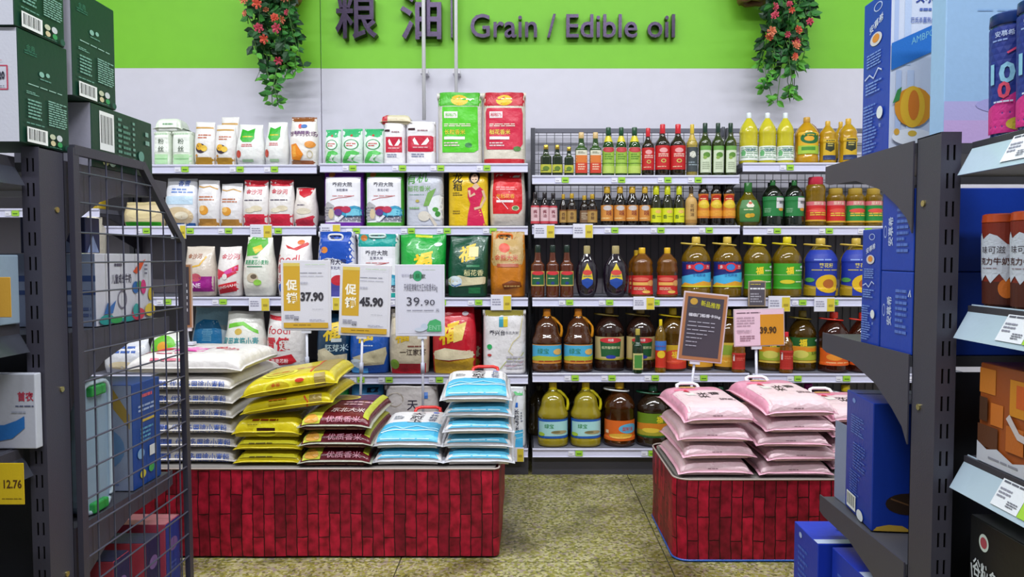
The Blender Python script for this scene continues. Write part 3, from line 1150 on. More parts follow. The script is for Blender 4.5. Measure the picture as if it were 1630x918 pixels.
def snack(lbl, x0, x1, yt, **k):
    return bag('snack_bag', lbl, 'A', 1, x0, x1, yt, 'ece8e6', [('r', .02, .82, .98, .99, 'b98a2c'), ('r', .05, .12, .95, .16, 'c99a50'), ('l', .25, .3, .85, .42, 2, 'c06a4a'), ('e', .4, .62, .24, .11, '3a2a3a'),
        ('e', .34, .58, .15, .08, 'e8b030'), ('e', .56, .62, .15, .07, 'f0c850'), ('e', .2, .78, .06, .03, 'c98a3a')], d=.08, group='white snack bags with gold base', **k)
snack('white snack bag with gold base standing beside the noodle packs', 309, 343, 194)
snack('white snack bag with gold base beside the bags with green logos', 342, 375, 198)
snack('white snack bag with gold base, taller one peeping over from behind', 350, 381, 186, back=.15)
def greenlogo(lbl, x0, x1, yt, **k):
    return bag('flour_bag', lbl, 'A', 1, x0, x1, yt, 'f0f0ee', [('p', [(.18, .12), (.45, .17), (.72, .10), (.74, .36), (.62, .45), (.3, .45), (.16, .36)], '2fae2a'), ('l', .26, .3, .66, .36, 1, 'd8c020'),
        ('l', .28, .5, .7, .58, 2, 'd86a6a'), ('e', .16, .73, .1, .09, 'c8402a'), ('r', .28, .86, .68, .92, 'b8dcb0')], d=.11, shape='slump', group='white flour bags with a green emblem', **k)
greenlogo('white flour bag with green emblem, upright one beside the snack bags', 375, 421, 198)
greenlogo('white flour bag with green emblem, slumped against the brown-topped bag', 421, 459, 194, skew=.02)
bag('snack_bag', 'snack bag with brown top and orange pastry picture beside the hanging vine', 'A', 1, 461, 512, 186, 'efe9e4', [('r', 0, 0, 1, .1, '8a4e1c'), ('r', 0, .9, 1, 1, '9a5a38'),
    ('p', [(.1, .92), (.34, .8), (.5, 1), (.1, 1)], '9a6a48'), ('l', .2, .3, .8, .42, 1, '6a4a78'), ('t', '爷爷的农场', .5, .36, .11, '6a3a6a'), ('e', .4, .2, .07, .05, 'd85050'), ('e', .55, .2, .12, .04, '4878c0'),
    ('p', [(.1, .58), (.3, .56), (.46, .7), (.56, .78), (.42, .9), (.12, .88)], 'ea8a20'), ('p', [(.16, .62), (.28, .6), (.3, .82), (.16, .84)], 'f0a840'), ('e', .78, .58, .18, .07, 'e09030'), ('o', .78, .78, .1, .08, .2, 'c8b890')], d=.10, shape='pillow', back=.03)
# --- bay B, top row
def greenbag(lbl, x0, x1, yt):
    return bag('flour_bag', lbl, 'B', 1, x0, x1, yt, 'dfeee4', [('p', [(0, 0), (1, 0), (1, .2), (.7, .26), (.3, .2), (0, .3)], '38b070'), ('o', .5, .46, .34, .15, .16, '2a8a48'), ('l', .28, .42, .72, .54, 2, 'c84848'),
        ('p', [(.05, .92), (.3, .66), (.6, .62), (.95, .7), (.7, .76), (.55, .9), (.9, .97), (.1, .98)], '5cc860'), ('p', [(.3, .9), (.5, .74), (.75, .76), (.5, .86), (.6, .95)], 'e8f6ea'), ('e', .5, .2, .06, .03, 'd03030')],
        d=.09, group='small green and white flour bags')
greenbag('small green and white flour bag beside the brown-topped snack bag', 511, 543, 206)
greenbag('small green and white flour bag, middle of the row of three', 543, 578, 205)
greenbag('small green and white flour bag beside the red leaf-emblem bags', 578, 612, 205)
def leafbag(lbl, x0, x1, yt):
    return bag('rice_bag', lbl, 'B', 1, x0, x1, yt, 'eeeaee', [('r', .02, .34, .98, .72, 'c81c3c'), ('p', [(.46, .56), (.3, .38), (.24, .44), (.3, .54)], 'f6f0f0'), ('p', [(.52, .56), (.74, .38), (.8, .46), (.7, .55)], 'f6f0f0'),
        ('r', .08, .16, .32, .21, '40242c'), ('l', .4, .2, .9, .26, 1, 'a88890'), ('l', .2, .76, .8, .86, 2, '8a90b0'), ('l', .25, .6, .75, .66, 1, 'e8a0a8')], d=.10, shape='brick', taper=.02, amp=.003, group='red and white bags with a leaf emblem')
leafbag('red banded white bag with leaf emblem under a small folded bag', 611, 646, 198)
leafbag('red banded white bag with leaf emblem beside the tall green rice brick', 647, 694, 195)
sack('rice_bag', 'small cream and red bag lying on top of the leaf-emblem bags', W(632, 190, 3.74).x, 3.765, W(0, 198, 3.74).z - .01, .15, .13, .055, 'd8ccb0', e=.35,
     top_prints=[('r', .02, .05, .25, .95, 'c02838')], front_prints=[('r', .05, .1, .22, .9, 'c02838')])
def brickbag(lbl, x0, x1, c1, c2, capc, red):
    pr = [('r', .03, 0, .97, .19, capc), ('e', .5, .11, .19, .075, 'e8c020'), ('r', .44, .08, .68, .095, 'f8f0c0')]
    if red:
        pr += [('p', [(.1, .22), (.9, .22), (.93, .3), (.93, .72), (.84, .8), (.1, .8), (.07, .74), (.07, .28)], c1), ('r', .03, .93, .97, 1, 'c01828'), ('e', .8, .79, .09, .035, '5a8a4a')]
    else:
        pr += [('p', [(.12, .2), (.9, .2), (.92, .8), (.82, .84), (.12, .84)], c1), ('e', .7, .74, .08, .035, '2a7a3a')]
    pr += [('r', .16, .27, .46, .36, 'f4e8ea'), ('t', '稻稻乃', .31, .315, .05, c1), ('l', .16, .44, .75, .49, 2, 'f0e0d0'), ('t', '稻花香米' if red else '长粒香米', .4, .555, .07, 'f0d040' if not red else 'f6e060'),
           ('r', .16, .62, .62, .66, 'f6eef0'), ('l', .16, .7, .5, .77, 2, 'e8d0d0')]
    return bag('rice_brick', lbl, 'B', 1, x0, x1, 150, c2, pr, d=.13, shape='brick', taper=-.01, amp=.003, lean=.02)
brickbag('tall vacuum-packed rice brick in bright green with yellow grip', 697, 768, '58cc28', 'dcd8d0', '4cb828', False)
brickbag('tall vacuum-packed rice brick in red with yellow grip at the shelf end', 769, 845, 'd42848', 'ddd4c4', 'c41830', True)
# --- bay A, second row
bag('flour_bag', 'pale bag with bread picture and green base seen through wire panel', 'A', 2, 196, 262, 322, 'd8c49a', [('r', 0, .82, 1, .97, '35b81f'), ('e', .5, .5, .36, .2, 'e2cf9f'), ('r', 0, 0, 1, .12, 'c9b98a')], d=.1)
bag('flour_bag', 'large white flour bag with blue lettering beside the wire panel frame', 'A', 2, 262, 315, 284, 'e4e4ea', [('t', '香雪', .6, .1, .13, '2858b0'), ('l', .25, .22, .9, .34, 2, '5a80c8'), ('r', .1, .38, .9, .55, 'c4dcf0'),
    ('e', .5, .8, .42, .2, 'd8c09a'), ('r', 0, .93, 1, 1, '2a5a98'), ('e', .6, .78, .2, .08, 'ece0c8')], d=.11)
def orangebag(lbl, x0, x1, yt, **k):
    return bag('flour_bag', lbl, 'A', 2, x0, x1, yt, 'e8e4e6', [('r', .03, .84, .97, 1, 'b98438'), ('a', [(.05, .14), (.3, .17), (.6, .14), (.95, .2)], .03, 'c89a50'), ('l', .15, .36, .8, .48, 2, 'c07a58'), ('e', .38, .66, .2, .1, 'e09a34'), ('e', .3, .62, .12, .06, 'f0c070')],
        d=.085, group='white flour bags with an orange spot', **k)
orangebag('crumpled white flour bag with orange spot next to the blue-lettered bag', 314, 351, 286, skew=-.03)
orangebag('white flour bag with orange spot next to the red-capped flour bags', 350, 387, 292)
def redcap(lbl, x0, x1, yt, **k):
    return bag('flour_bag', lbl, 'A', 2, x0, x1, yt, 'eae4e2', [('r', 0, 0, 1, .14, 'c82434'), ('r', .02, .74, .98, .99, 'd42440'), ('t', '金沙河', .48, .26, .12, 'd03048'), ('l', .12, .43, .8, .47, 1, '4a4058'), ('e', .6, .62, .22, .06, 'ddd0b4'), ('e', .35, .66, .2, .05, 'e4dac4')],
        d=.09, group='flour bags with red top and base', **k)
redcap('white flour bag with red top and base next to the orange spot bags', 386, 428, 287)
redcap('white flour bag with red top and base next to the folded bag', 427, 468, 286)
bag('flour_bag', 'folded-down white and red flour bag beside the purple rice box', 'A', 2, 467, 507, 298, 'e6dcd6', [('p', [(.1, .02), (.95, .0), (.8, .2), (.5, .28), (.25, .2)], 'c82434'), ('p', [(0, .85), (.6, .78), (1, .7), (1, 1), (0, 1)], 'd43048'), ('l', .2, .45, .7, .5, 1, '6a6070'), ('e', .5, .62, .3, .08, 'ddd2bc')], d=.11, shape='slump', amp=.006)
# --- bay B, second row
def manor(lbl, x0, x1, c, sub, row, yt, handle=False):
    pr = [('r', 0, 0, 1, .11 if not handle else .2, c), ('r', 0, .11 if not handle else .2, 1, .94, 'f0eef4'), ('r', 0, .93, 1, 1, c), ('e', .2, .06, .08, .05, 'c87838'),
          ('t', '乔府大院', .5, .25 if not handle else .3, .085, '2a2840', {'bold': .008}), ('t', sub, .5, .35 if not handle else .38, .05, '6a6880'), ('a', [(.2, .53), (.4, .49), (.6, .48), (.8, .45)], .008, 'c84040'), ('l', .25, .45, .8, .47, 1, 'd88080'),
          ('p', [(.45, .7), (.6, .66), (.8, .63), (1, .66), (1, .82), (.5, .84)], '3a9ac0'), ('p', [(.6, .74), (.8, .68), (1, .72), (1, .8), (.6, .82)], '78c8e0'), ('p', [(.0, .62), (.14, .56), (.3, .63), (.3, .88), (0, .9)], 'b8b4b8'), ('l', .02, .66, .26, .84, 4, '7a7680'),
          ('e', .44, .69, .16, .05, 'b02a40'), ('e', .6, .7, .12, .06, 'c03858'), ('e', .4, .75, .1, .06, '6a3a8a'), ('e', .22, .78, .07, .09, 'd8c4a0'), ('l', .4, .81, .98, .92, 4, '3a3858'), ('p', [(.3, .9), (.5, .8), (.55, .82), (.4, .92)], 'e8e6ee')]
    return pr
bag('rice_box', 'purple and white rice pack with painted village scene', 'B', 2, 508, 579, 273, '6a249a', manor(0, 0, 0, '6a249a', '长粒香米', 2, 0), d=.11, shape='flat', taper=0, amp=.0015, lean=.01)
bag('rice_box', 'green and white rice pack with painted village scene', 'B', 2, 582, 643, 273, '4aa02c', manor(0, 0, 0, '4aa02c', '东北小町', 2, 0), d=.11, shape='flat', taper=0, amp=.0015, lean=.01)
bag('rice_bag', 'silvery grey organic rice bag with green brush lettering and bowl', 'B', 2, 647, 706, 272, 'c4c6d2', [('t', '有机', .3, .14, .19, '4a9a30', {'skew': -.1}), ('t', '稻花香米', .36, .33, .1, '78b060'), ('l', .1, .43, .5, .46, 1, '8aa8a0'), ('e', .9, .66, .34, .24, 'e6e8ec'), ('o', .9, .66, .34, .24, .1, 'aeb2bc'),
    ('p', [(.6, .4), (.82, .32), (.62, .64), (.48, .64)], '7cab58'), ('e', .8, .7, .08, .04, '4a9a3a'), ('e', .86, .78, .07, .05, '3a8a34'), ('e', .32, .55, .05, .025, 'b8a850'), ('e', .5, .82, .16, .09, 'd8d0c4'), ('l', .1, .66, .4, .72, 1, '8cb880'), ('p', [(.6, .8), (.66, .78), (.86, .98), (.78, 1)], 'cdc2b4')], d=.1, shape='flat', taper=0, amp=.002)
bag('rice_bag', 'yellow rice bag printed with a woman in a pink dress', 'B', 2, 714, 777, 272, 'e0b810', [('t', '龙', .24, .13, .18, '2a2420'), ('t', '稻', .24, .29, .16, '2a2420'), ('l', .12, .4, .36, .47, 2, '6a5818'), ('l', .12, .72, .38, .8, 2, '8a7018'),
    ('p', [(.74, .64), (.97, .48), (.99, .99), (.9, .99)], 'f0d028'), ('p', [(.5, .32), (.6, .3), (.8, .3), (.9, .36), (.84, .52), (.8, .62), (.88, .8), (.94, .99), (.48, .99), (.5, .8), (.56, .6), (.5, .48)], 'd01c50'),
    ('p', [(.6, .3), (.7, .22), (.8, .3), (.7, .36)], 'e0b898'), ('e', .66, .12, .14, .12, '2a1a1c'), ('e', .665, .145, .085, .085, 'e6bea0'), ('a', [(.53, .36), (.56, .47), (.68, .42)], .045, 'e0b898'), ('a', [(.87, .36), (.93, .5), (.82, .66), (.66, .69)], .045, 'e0b898')], d=.1, shape='flat', taper=0, amp=.002)
bag('rice_bag', 'red rice bag with clear grain base standing at the bay end', 'B', 2, 779, 843, 271, 'd6ccc0', [('p', [(.08, 0), (.92, 0), (.9, .7), (.8, .78), (.1, .78)], 'd41822'), ('l', .18, .3, .76, .38, 2, 'e89090'), ('t', '龙稻花香', .44, .47, .08, 'f0a030'), ('r', .2, .54, .66, .58, 'f4e8e8'), ('e', .72, .68, .1, .045, '4a7a3a'), ('o', .72, .68, .1, .045, .2, 'c8d0a0'), ('a', [(.2, .48), (.36, .58), (.52, .7)], .012, 'f6d0d0'), ('l', .15, .15, .5, .2, 1, 'b01018')], d=.12, amp=.006)
# --- bay A, third row
bag('flour_bag', 'cream flour bag with magenta block and golden arc', 'A', 3, 290, 344, 392, 'd3c5b8', [('a', [(.0, .35), (.3, .42), (.6, .38), (.8, .2)], .035, 'd8a838'), ('t', '金沙河', .4, .2, .11, '9a5020'), ('r', .25, .6, .97, .9, '9a1c84'), ('e', .5, .62, .16, .08, 'c85868'), ('t', 'HANE', .4, .78, .09, 'f0e0f0')], d=.13, shape='slump')
bag('flour_bag', 'white flour bag with red banner base and pink swoosh', 'A', 3, 346, 384, 393, 'e6dedc', [('t', '金沙河', .6, .2, .12, 'c83850'), ('p', [(0, .42), (.4, .5), (1, .34), (1, .5), (.5, .64), (.3, .6), (.2, .66), (0, .6)], 'd42a48'), ('p', [(.4, .5), (1, .36), (1, .46), (.5, .56)], 'd850a0'), ('p', [(.02, .78), (1, .68), (1, .88), (.02, .96)], 'cc2030'), ('t', 'JINSHAHE', .56, .8, .07, 'f6e8e8', {'skew': -.1, 'w': .8}), ('e', .45, .6, .1, .06, 'e8e4e0')], d=.13)
bag('flour_bag', 'white wheat flour bag with green leafy top and bowl picture', 'A', 3, 386, 438, 378, 'e4e2d8', [('p', [(0, .1), (.2, 0), (.8, 0), (.85, .1), (.5, .3), (.12, .32)], '58ae3c'), ('p', [(.3, .18), (.6, .12), (.7, .2), (.45, .28)], 'd8c030'), ('t', '高筋麦芯小麦粉', .5, .42, .08, '3a9a68', {'w': .76}), ('l', .38, .33, .62, .36, 1, '68a888'), ('r', .2, .485, .7, .5, '3a8a60'), ('e', .4, .68, .18, .08, 'c8b8a0'), ('e', .44, .66, .1, .04, '6a5a48'), ('e', .56, .76, .12, .05, '8ac048')], d=.14, shape='slump', taper=.1)
bag('flour_bag', 'tall white flour bag with red script and blue spot behind price board', 'A', 3, 441, 500, 376, 'eae4e2', [('p', [(.2, .14), (.5, .2), (.9, .1), (1, .14), (.6, .24), (.3, .2)], 'cc2a30'), ('t', 'foodl', .36, .38, .14, 'd03040', {'bold': -.0}), ('e', .7, .1, .12, .04, 'e07038'), ('v', '雪健', .12, .62, .14, 'c83a48'), ('e', .2, .86, .12, .08, '2a58c0')], d=.14, taper=.06, skew=.05)
# --- bay B, third row
bag('rice_bag', 'royal blue and white rice bag with cut-out grip', 'B', 3, 504, 567, 369, 'e4e4ee', [('p', [(0, 0), (1, 0), (1, .44), (.8, .5), (.6, .42), (.3, .4), (0, .46)], '1c50b8'), ('e', .22, .28, .09, .05, 'e89040'), ('t', '乔府大院', .5, .46, .09, '2a2848', {'w': .6}), ('t', '东北大米', .55, .55, .05, '68688a'), ('p', [(.2, .9), (.5, .7), (.9, .72), (1, .8), (1, 1), (.2, 1)], '4a4a98'), ('e', .6, .74, .2, .08, 'c02838')], d=.13, shape='brick', taper=.1, handle=(.52, .09, .36, .09, 'e8e8f0'))
bag('rice_bag', 'teal topped white rice bag standing behind the middle price board', 'B', 3, 569, 635, 373, 'eceaf0', manor(0, 0, 0, '18a098', '五常大米', 3, 0, True), d=.13, shape='brick', taper=.0, amp=.002, handle=(.52, .03, .38, .05, 'd8ece8'))
bag('rice_bag', 'bright green rice bag with golden character beside the dark green one', 'B', 3, 637, 709, 373, '14a238', [('t', '福', .52, .44, .3, 'f0c818', {'skew': -.2, 'bold': .03}), ('p', [(.3, .6), (.5, .3), (.56, .34), (.4, .7)], 'f4d840'), ('r', .34, .01, .7, .05, 'c8d038'), ('e', .84, .16, .09, .03, 'd8ecf0')], d=.14, taper=-.08, amp=.006)
bag('rice_bag', 'dark green rice bag with golden character leaning beside orange bag', 'B', 3, 712, 776, 376, '0f4a34', [('t', '福', .48, .28, .27, 'e6c030', {'skew': -.15, 'bold': .03}), ('r', .52, .18, .76, .34, 'd8cc90'), ('t', '稻花香', .66, .6, .1, 'd4d098'), ('r', .48, .47, .8, .51, '3a8058'), ('p', [(.02, .7), (.3, .64), (.6, .68), (1, .66), (1, .78), (.3, .82), (.02, .8)], 'd4c9a4'), ('e', .2, .74, .18, .09, 'dce6ee'), ('a', [(.04, .78), (.2, .82), (.36, .78)], .02, '4a80c0'), ('r', .54, .84, .84, .94, '2a8a50')], d=.14, taper=.0, skew=.05, amp=.006)
bag('rice_bag', 'orange and tan rice sack with orange grip at the bay end', 'B', 3, 780, 847, 369, 'c8781a', [('p', [(0, 0), (1, 0), (1, .3), (.9, .5), (.1, .52), (0, .4)], 'bb9a62'), ('e', .4, .25, .16, .07, 'd8482c'), ('t', '金熊大米', .46, .4, .1, 'c04428', {'w': .66}), ('r', .2, .49, .8, .54, 'a84a20'), ('p', [(.34, .8), (.6, .74), (.86, .77), (.9, .84), (.4, .88)], '7a3c14'), ('l', .4, .82, .84, .86, 1, 'c8a060')], d=.15, shape='pillow', taper=.02, amp=.007, handle=(.4, .09, .42, .1, 'e0701c'))
# --- bay A, fourth row
bag('flour_bag', 'white bag with big green leaf logo seen behind wire panel', 'A', 4, 238, 300, 528, 'e4e4dc', [('e', .4, .35, .34, .26, '6ec22c'), ('e', .4, .35, .14, .12, 'e8a030'), ('t', '麦', .82, .3, .2, '3aa040')], d=.12)
bag('flour_bag', 'white flour bag with blue panel beside the wire panel frame', 'A', 4, 303, 372, 488, 'cfe0ea', [('r', .0, .02, 1, .3, 'a8d4ea'), ('p', [(.1, .28), (.3, .2), (.7, .22), (.8, .34), (.8, .66), (.1, .66)], '2a90d0'), ('t', '雪', .46, .45, .2, '78bce4'), ('r', .7, .78, .95, .92, '68a030')], d=.13, shape='slump', amp=.006, back=.18)
bag('flour_bag', 'white high-gluten flour bag with green stripe and teal lettering', 'A', 4, 354, 424, 496, 'e2e0d8', [('p', [(.1, .2), (.5, .16), (.9, .3), (.9, .36), (.5, .22), (.1, .27)], '6cc030'), ('e', .4, .32, .1, .05, 'd0b050'), ('t', '家用高筋小麦', .46, .48, .15, '3a98a0', {'w': .86}), ('l', .5, .62, .9, .7, 1, 'd88068'), ('e', .7, .78, .16, .08, 'e0a088')], d=.14, shape='slump', amp=.006)
bag('flour_bag', 'white flour bag with bold red characters and red ribbon', 'A', 4, 424, 487, 495, 'e8e2e0', [('p', [(.02, .06), (.6, .1), (1, .04), (1, .1), (.6, .18), (.02, .12)], 'cc2a38'), ('t', 'foodl', .36, .3, .13, 'cc2a3a', {'bold': -.0}), ('t', '雪健', .32, .52, .22, 'cc2838', {'bold': .025}), ('p', [(.1, .76), (.7, .68), (.82, .8), (.7, .84), (.1, .88)], 'c82030'), ('t', '高麦芯粉', .4, .79, .07, 'f6e0e0'), ('l', .15, .92, .5, .95, 1, '8a8088')], d=.13, amp=.005)
# --- bay B, fourth row
bag('rice_bag', 'navy rice bag with golden character above a landscape base', 'B', 4, 487, 557, 500, '123c5c', [('t', '福', .5, .28, .3, 'e8c428', {'skew': -.15, 'bold': .03}), ('r', .5, .4, .8, .46, 'd4dcdc'), ('t', '胚芽米', .64, .56, .12, 'c8dce0'), ('p', [(0, .62), (.3, .56), (.6, .68), (1, .66), (1, .8), (0, .8)], 'd4c8a8'), ('r', 0, .8, 1, .98, '3a98b8'), ('p', [(.2, .96), (.4, .86), (.7, .93), (1, .86), (1, .98), (.2, .98)], '48a060')], d=.14, amp=.006)
bag('rice_bag', 'royal blue rice bag with rice and wave picture below the middle board', 'B', 4, 556, 619, 502, '1858b8', [('t', '福', .42, .3, .3, 'e8c428', {'skew': -.15, 'bold': .03}), ('l', .4, .5, .75, .54, 1, 'c8d8f0'), ('p', [(.1, .72), (.5, .62), (.94, .54), (.96, .66), (.9, .84), (.4, .86)], 'd2c6a2'), ('e', .2, .84, .2, .1, 'e0ecf6'), ('p', [(0, .84), (.3, .92), (.5, .9), (.5, .99), (0, .99)], '50a0e0')], d=.13, amp=.006)
bag('rice_bag', 'cream rice bag with red base and round green seal', 'B', 4, 619, 683, 492, 'd8cab0', [('r', 0, .84, 1, 1, 'c01826'), ('t', '福', .36, .4, .22, 'e8c030', {'skew': -.15, 'bold': .03}), ('t', '一江家宴', .62, .66, .1, '3a2420', {'w': .62}), ('l', .5, .56, .9, .6, 1, '8a4a40'), ('e', .16, .85, .12, .08, '88b038'), ('r', .0, 0, 1, .12, 'e6ddd0')], d=.13, amp=.006)
bag('rice_bag', 'red rice bag with big golden character and gold base', 'B', 4, 688, 758, 486, 'c41428', [('t', '福', .4, .4, .3, 'f0c428', {'skew': -.2, 'bold': .03}), ('p', [(.5, .3), (.8, .24), (.7, .5), (.5, .54)], 'e8cc70'), ('e', .78, .12, .08, .03, 'e8e0e8'), ('p', [(0, .68), (.3, .62), (1, .68), (1, .76), (.4, .8), (0, .78)], 'e0d2b0'), ('p', [(0, .78), (.4, .82), (1, .76), (1, 1), (0, 1)], 'c49a24'), ('t', '一级优质', .7, .68, .06, 'f0d8c0')], d=.14, amp=.006)
bag('rice_bag', 'red rice bag tucked behind the gold-based one', 'B', 4, 724, 768, 492, 'b01428', [('r', 0, .62, 1, .8, 'd4c0a0'), ('r', 0, .84, 1, 1, 'b08a28')], d=.10, back=.2)
bag('rice_bag', 'white rice bag with pale map drawing and folded khaki top', 'B', 4, 769, 838, 493, 'e4e0e2', [('r', .0, .0, 1, .09, '948838'), ('r', .38, .1, .58, .26, '3a98b0'), ('r', .48, .1, .58, .26, 'd8c030'), ('t', '乔兴台', .34, .35, .08, '3a3848'), ('t', '东北大米', .68, .35, .05, '8a8890'), ('e', .16, .57, .06, .04, '2aa058'), ('e', .16, .7, .05, .02, 'c04040'),
    ('a', [(.92, .12), (.86, .4), (.7, .5), (.6, .64), (.7, .7)], .012, 'd8cc90'), ('a', [(.4, .92), (.6, .76), (.8, .8), (.95, .66)], .012, 'b0b860'), ('a', [(.5, .86), (.7, .88), (.95, .8)], .012, 'c8a0b0'), ('l', .55, .72, .95, .94, 4, 'b8b4c0')], d=.13, shape='brick', taper=0, amp=.003)
# --- bay B, bottom deck
bag('rice_bag', 'bright green rice bag on bottom deck behind the yellow sacks', 'B', 5, 486, 556, 613, '0a9a34', [('t', '福', .3, .3, .3, 'e8c020', {'bold': .03}), ('r', .3, .12, .6, .2, '88b868')], d=.14)
bag('rice_bag', 'blue rice bag with dark grip on bottom deck beside the pole', 'B', 5, 556, 612, 612, '3a8ec8', [('r', .5, .06, .85, .13, '18243a'), ('r', 0, .4, 1, .8, '60b4dc'), ('o', .55, .3, .12, .06, .2, '1c5080')], d=.14)
bag('rice_bag', 'pale bag with round grey seal and brush characters on bottom deck', 'B', 5, 612, 698, 612, 'c8c0be', [('o', .22, .22, .16, .12, .15, 'a89c90'), ('v', '天府', .55, .4, .16, '3a3444'), ('l', .2, .44, .4, .54, 3, '9a90a0'), ('r', .76, .1, .84, .2, '3a70c0')], d=.15, shape='brick')
bag('rice_bag', 'blue and white rice bag standing at the end beside yellow oil jugs', 'B', 5, 800, 849, 613, 'e2e4ea', [('r', .1, .08, .96, .14, '3aa858'), ('r', .5, .26, .66, .34, '2a6ac8'), ('v', '长粒香米', .6, .55, .085, '2a3048', {'gap': 1.1}), ('l', .78, .42, .86, .6, 4, '6a7488'), ('p', [(0, .78), (.4, .74), (1, .7), (1, 1), (0, 1)], '48b0dc'), ('a', [(0, .8), (.5, .78), (1, .74)], .015, 'c8e8f4'), ('a', [(0, .88), (.5, .86), (1, .82)], .01, 'a8dcf0')], d=.14, shape='brick', taper=0, amp=.003)
# --- far bay behind the wire panel
bag('snack_bag', 'yellow food pack on far shelf seen through wire panel', 'Z', 2, 130, 172, 290, 'b89a28', [('r', 0, .5, 1, .9, '6a4a10'), ('e', .5, .3, .3, .15, 'e0d060')], d=.1, shape='brick')
bag('snack_bag', 'green and white vegetable pack on far shelf seen through wire panel', 'Z', 3, 128, 170, 366, 'c8d4a8', [('e', .4, .6, .2, .12, 'e8ecc8'), ('e', .6, .8, .18, .08, '8ab04a'), ('r', .1, .2, .9, .26, '98b870')], d=.1)
bag('flour_bag', 'upright cream bag with teal edge on the far shelf', 'Z', 3, 160, 182, 345, 'd8d0c0', [('r', .6, .05, .95, .3, '58b09a'), ('r', .1, .5, .9, .8, 'e4dcd0')], d=.1, shape='brick')
bag('flour_bag', 'white and blue flour bag low behind the wire panel', 'A', 4, 165, 236, 540, 'dcdce4', [('l', .15, .2, .85, .45, 2, '3a60b0'), ('e', .5, .75, .3, .12, 'd8c8a8')], d=.12)
# ================================================================ bottles on the wall shelves
sb = shelf_bottle
# --- bay C, top row: olive oils
def small_gold(lbl, x0, x1, yt):
    sb('oil_bottle', lbl, 'C', 1, x0, x1, yt, 'square', '1c2a14', 'c8a848', (.1, .36, 60, 'b8b83a', [('e', .5, .5, .25, .3, '5a7a20'), ('l', .15, .7, .85, .9, 1, '3a4a14')]), n=4, kind='sauce', group='small dark olive oil bottles', capm='chrome')
small_gold('small dark olive oil bottle with gold cap at the start of the top row', 860, 878, 231)
small_gold('small dark olive oil bottle with gold cap, middle of three', 879, 895, 231)
small_gold('small dark olive oil bottle with gold cap beside the orange-labelled bottles', 898, 913, 234)
def orange_lab(lbl, x0, x1):
    sb('oil_bottle', lbl, 'C', 1, x0, x1, 211, 'square', '2c4a20', 'd0b078', (.06, .58, 48, 'd8d4c0', [('r', .0, .22, 1, .55, 'd8742a'), ('r', 0, .55, 1, 1, 'cc3a20'), ('l', .2, .6, .8, .9, 3, 'e8c0a0'), ('l', .2, .06, .8, .16, 2, '8a8a70')]), n=4, kind='sauce', group='square olive oil bottles with orange label')
orange_lab('square green bottle with orange label next to the small gold-capped ones', 915, 935)
orange_lab('square green bottle with orange label next to the yellow-necked bottles', 938, 957)
for x0, x1, lbl in ((958, 978, 'green olive oil bottle with yellow neck band beside the orange-labelled bottles'), (979, 998, 'green olive oil bottle with yellow neck band, middle of three'), (999, 1020, 'green olive oil bottle with yellow neck band beside the red-labelled bottles')):
    sb('oil_bottle', lbl, 'C', 1, x0, x1, 203, 'slope', '2c5c1c', '1c4a2a', (.05, .58, 75, '9cc048', [('r', 0, 0, 1, .12, 'd8d0c8'), ('e', .5, .08, .4, .12, 'c03a40'), ('l', .25, .25, .75, .5, 3, '5a8a24'), ('r', 0, .72, 1, 1, 'b8d060'), ('r', 0, .6, 1, .63, '68902c')]), kind='oil', neck=(.70, .82, 'd8c828'), group='yellow-necked green olive oil bottles')
for x0, x1, yt, lbl in ((1021, 1041, 204, 'smaller dark bottle with red label and red cap on top row'), (1042, 1066, 198, 'larger red-capped dark bottle with red label beside the smaller one'), (1066, 1091, 198, 'larger red-capped dark bottle with red label beside the gold bottle')):
    sb('oil_bottle', lbl, 'C', 1, x0, x1, yt, 'slim', '241c14', 'd02430', (.12, .58, 78, 'c41c20', [('e', .5, .2, .2, .1, 'e8a0a0'), ('l', .25, .34, .75, .5, 2, 'f0d0c0'), ('o', .5, .64, .12, .08, .4, 'c8c060'), ('l', .2, .86, .8, .94, 1, 'e8b090')]), kind='sauce', group='red-capped dark oil bottles')
for x0, x1, q in ((1046, 1060, 'first'), (1072, 1088, 'second')):
    sb('oil_bottle', 'red-capped bottle half hidden behind the %s larger red-labelled bottle' % q, 'C', 1, x0, x1, 208, 'slim', '241c14', 'c42430', None, kind='sauce', back=.14, group='red-capped bottles in the second rank')
sb('oil_bottle', 'slender gold-wrapped bottle between red and green-capped olive oils', 'C', 1, 1092, 1110, 198, 'slim', '9c8a40', 'd8b838', (.08, .55, 70, '3c4448', [('e', .5, .3, .2, .14, 'c8c8b8'), ('t', 'PA', .5, .3, .16, 'e8e8e0'), ('l', .2, .6, .8, .8, 2, '8a98a0')]), kind='sauce', neck=(.6, .8, 'c0a440'))
for x0, x1, lbl in ((1111, 1132, 'green-capped olive oil bottle with white label beside the gold bottle'), (1132, 1152, 'green-capped olive oil bottle with white label, middle of three'), (1152, 1172, 'green-capped olive oil bottle with white label beside the yellow sunflower oils')):
    sb('oil_bottle', lbl, 'C', 1, x0, x1, 196, 'slim', '2e3c12', '1a3828', (.06, .56, 52, 'd2dcc0', [('r', 0, 0, 1, .16, '6aa04a'), ('e', .55, .34, .3, .1, '5a8a30'), ('e', .4, .44, .16, .06, '88a848'), ('l', .2, .6, .8, .9, 4, 'a8b498')]), kind='sauce', group='green-capped olive oils')
sb('oil_bottle', 'dark grey-capped bottle half hidden behind the green-capped olive oils', 'C', 1, 1143, 1158, 202, 'slim', '3a3c40', '4a4c58', None, kind='sauce', back=.14)
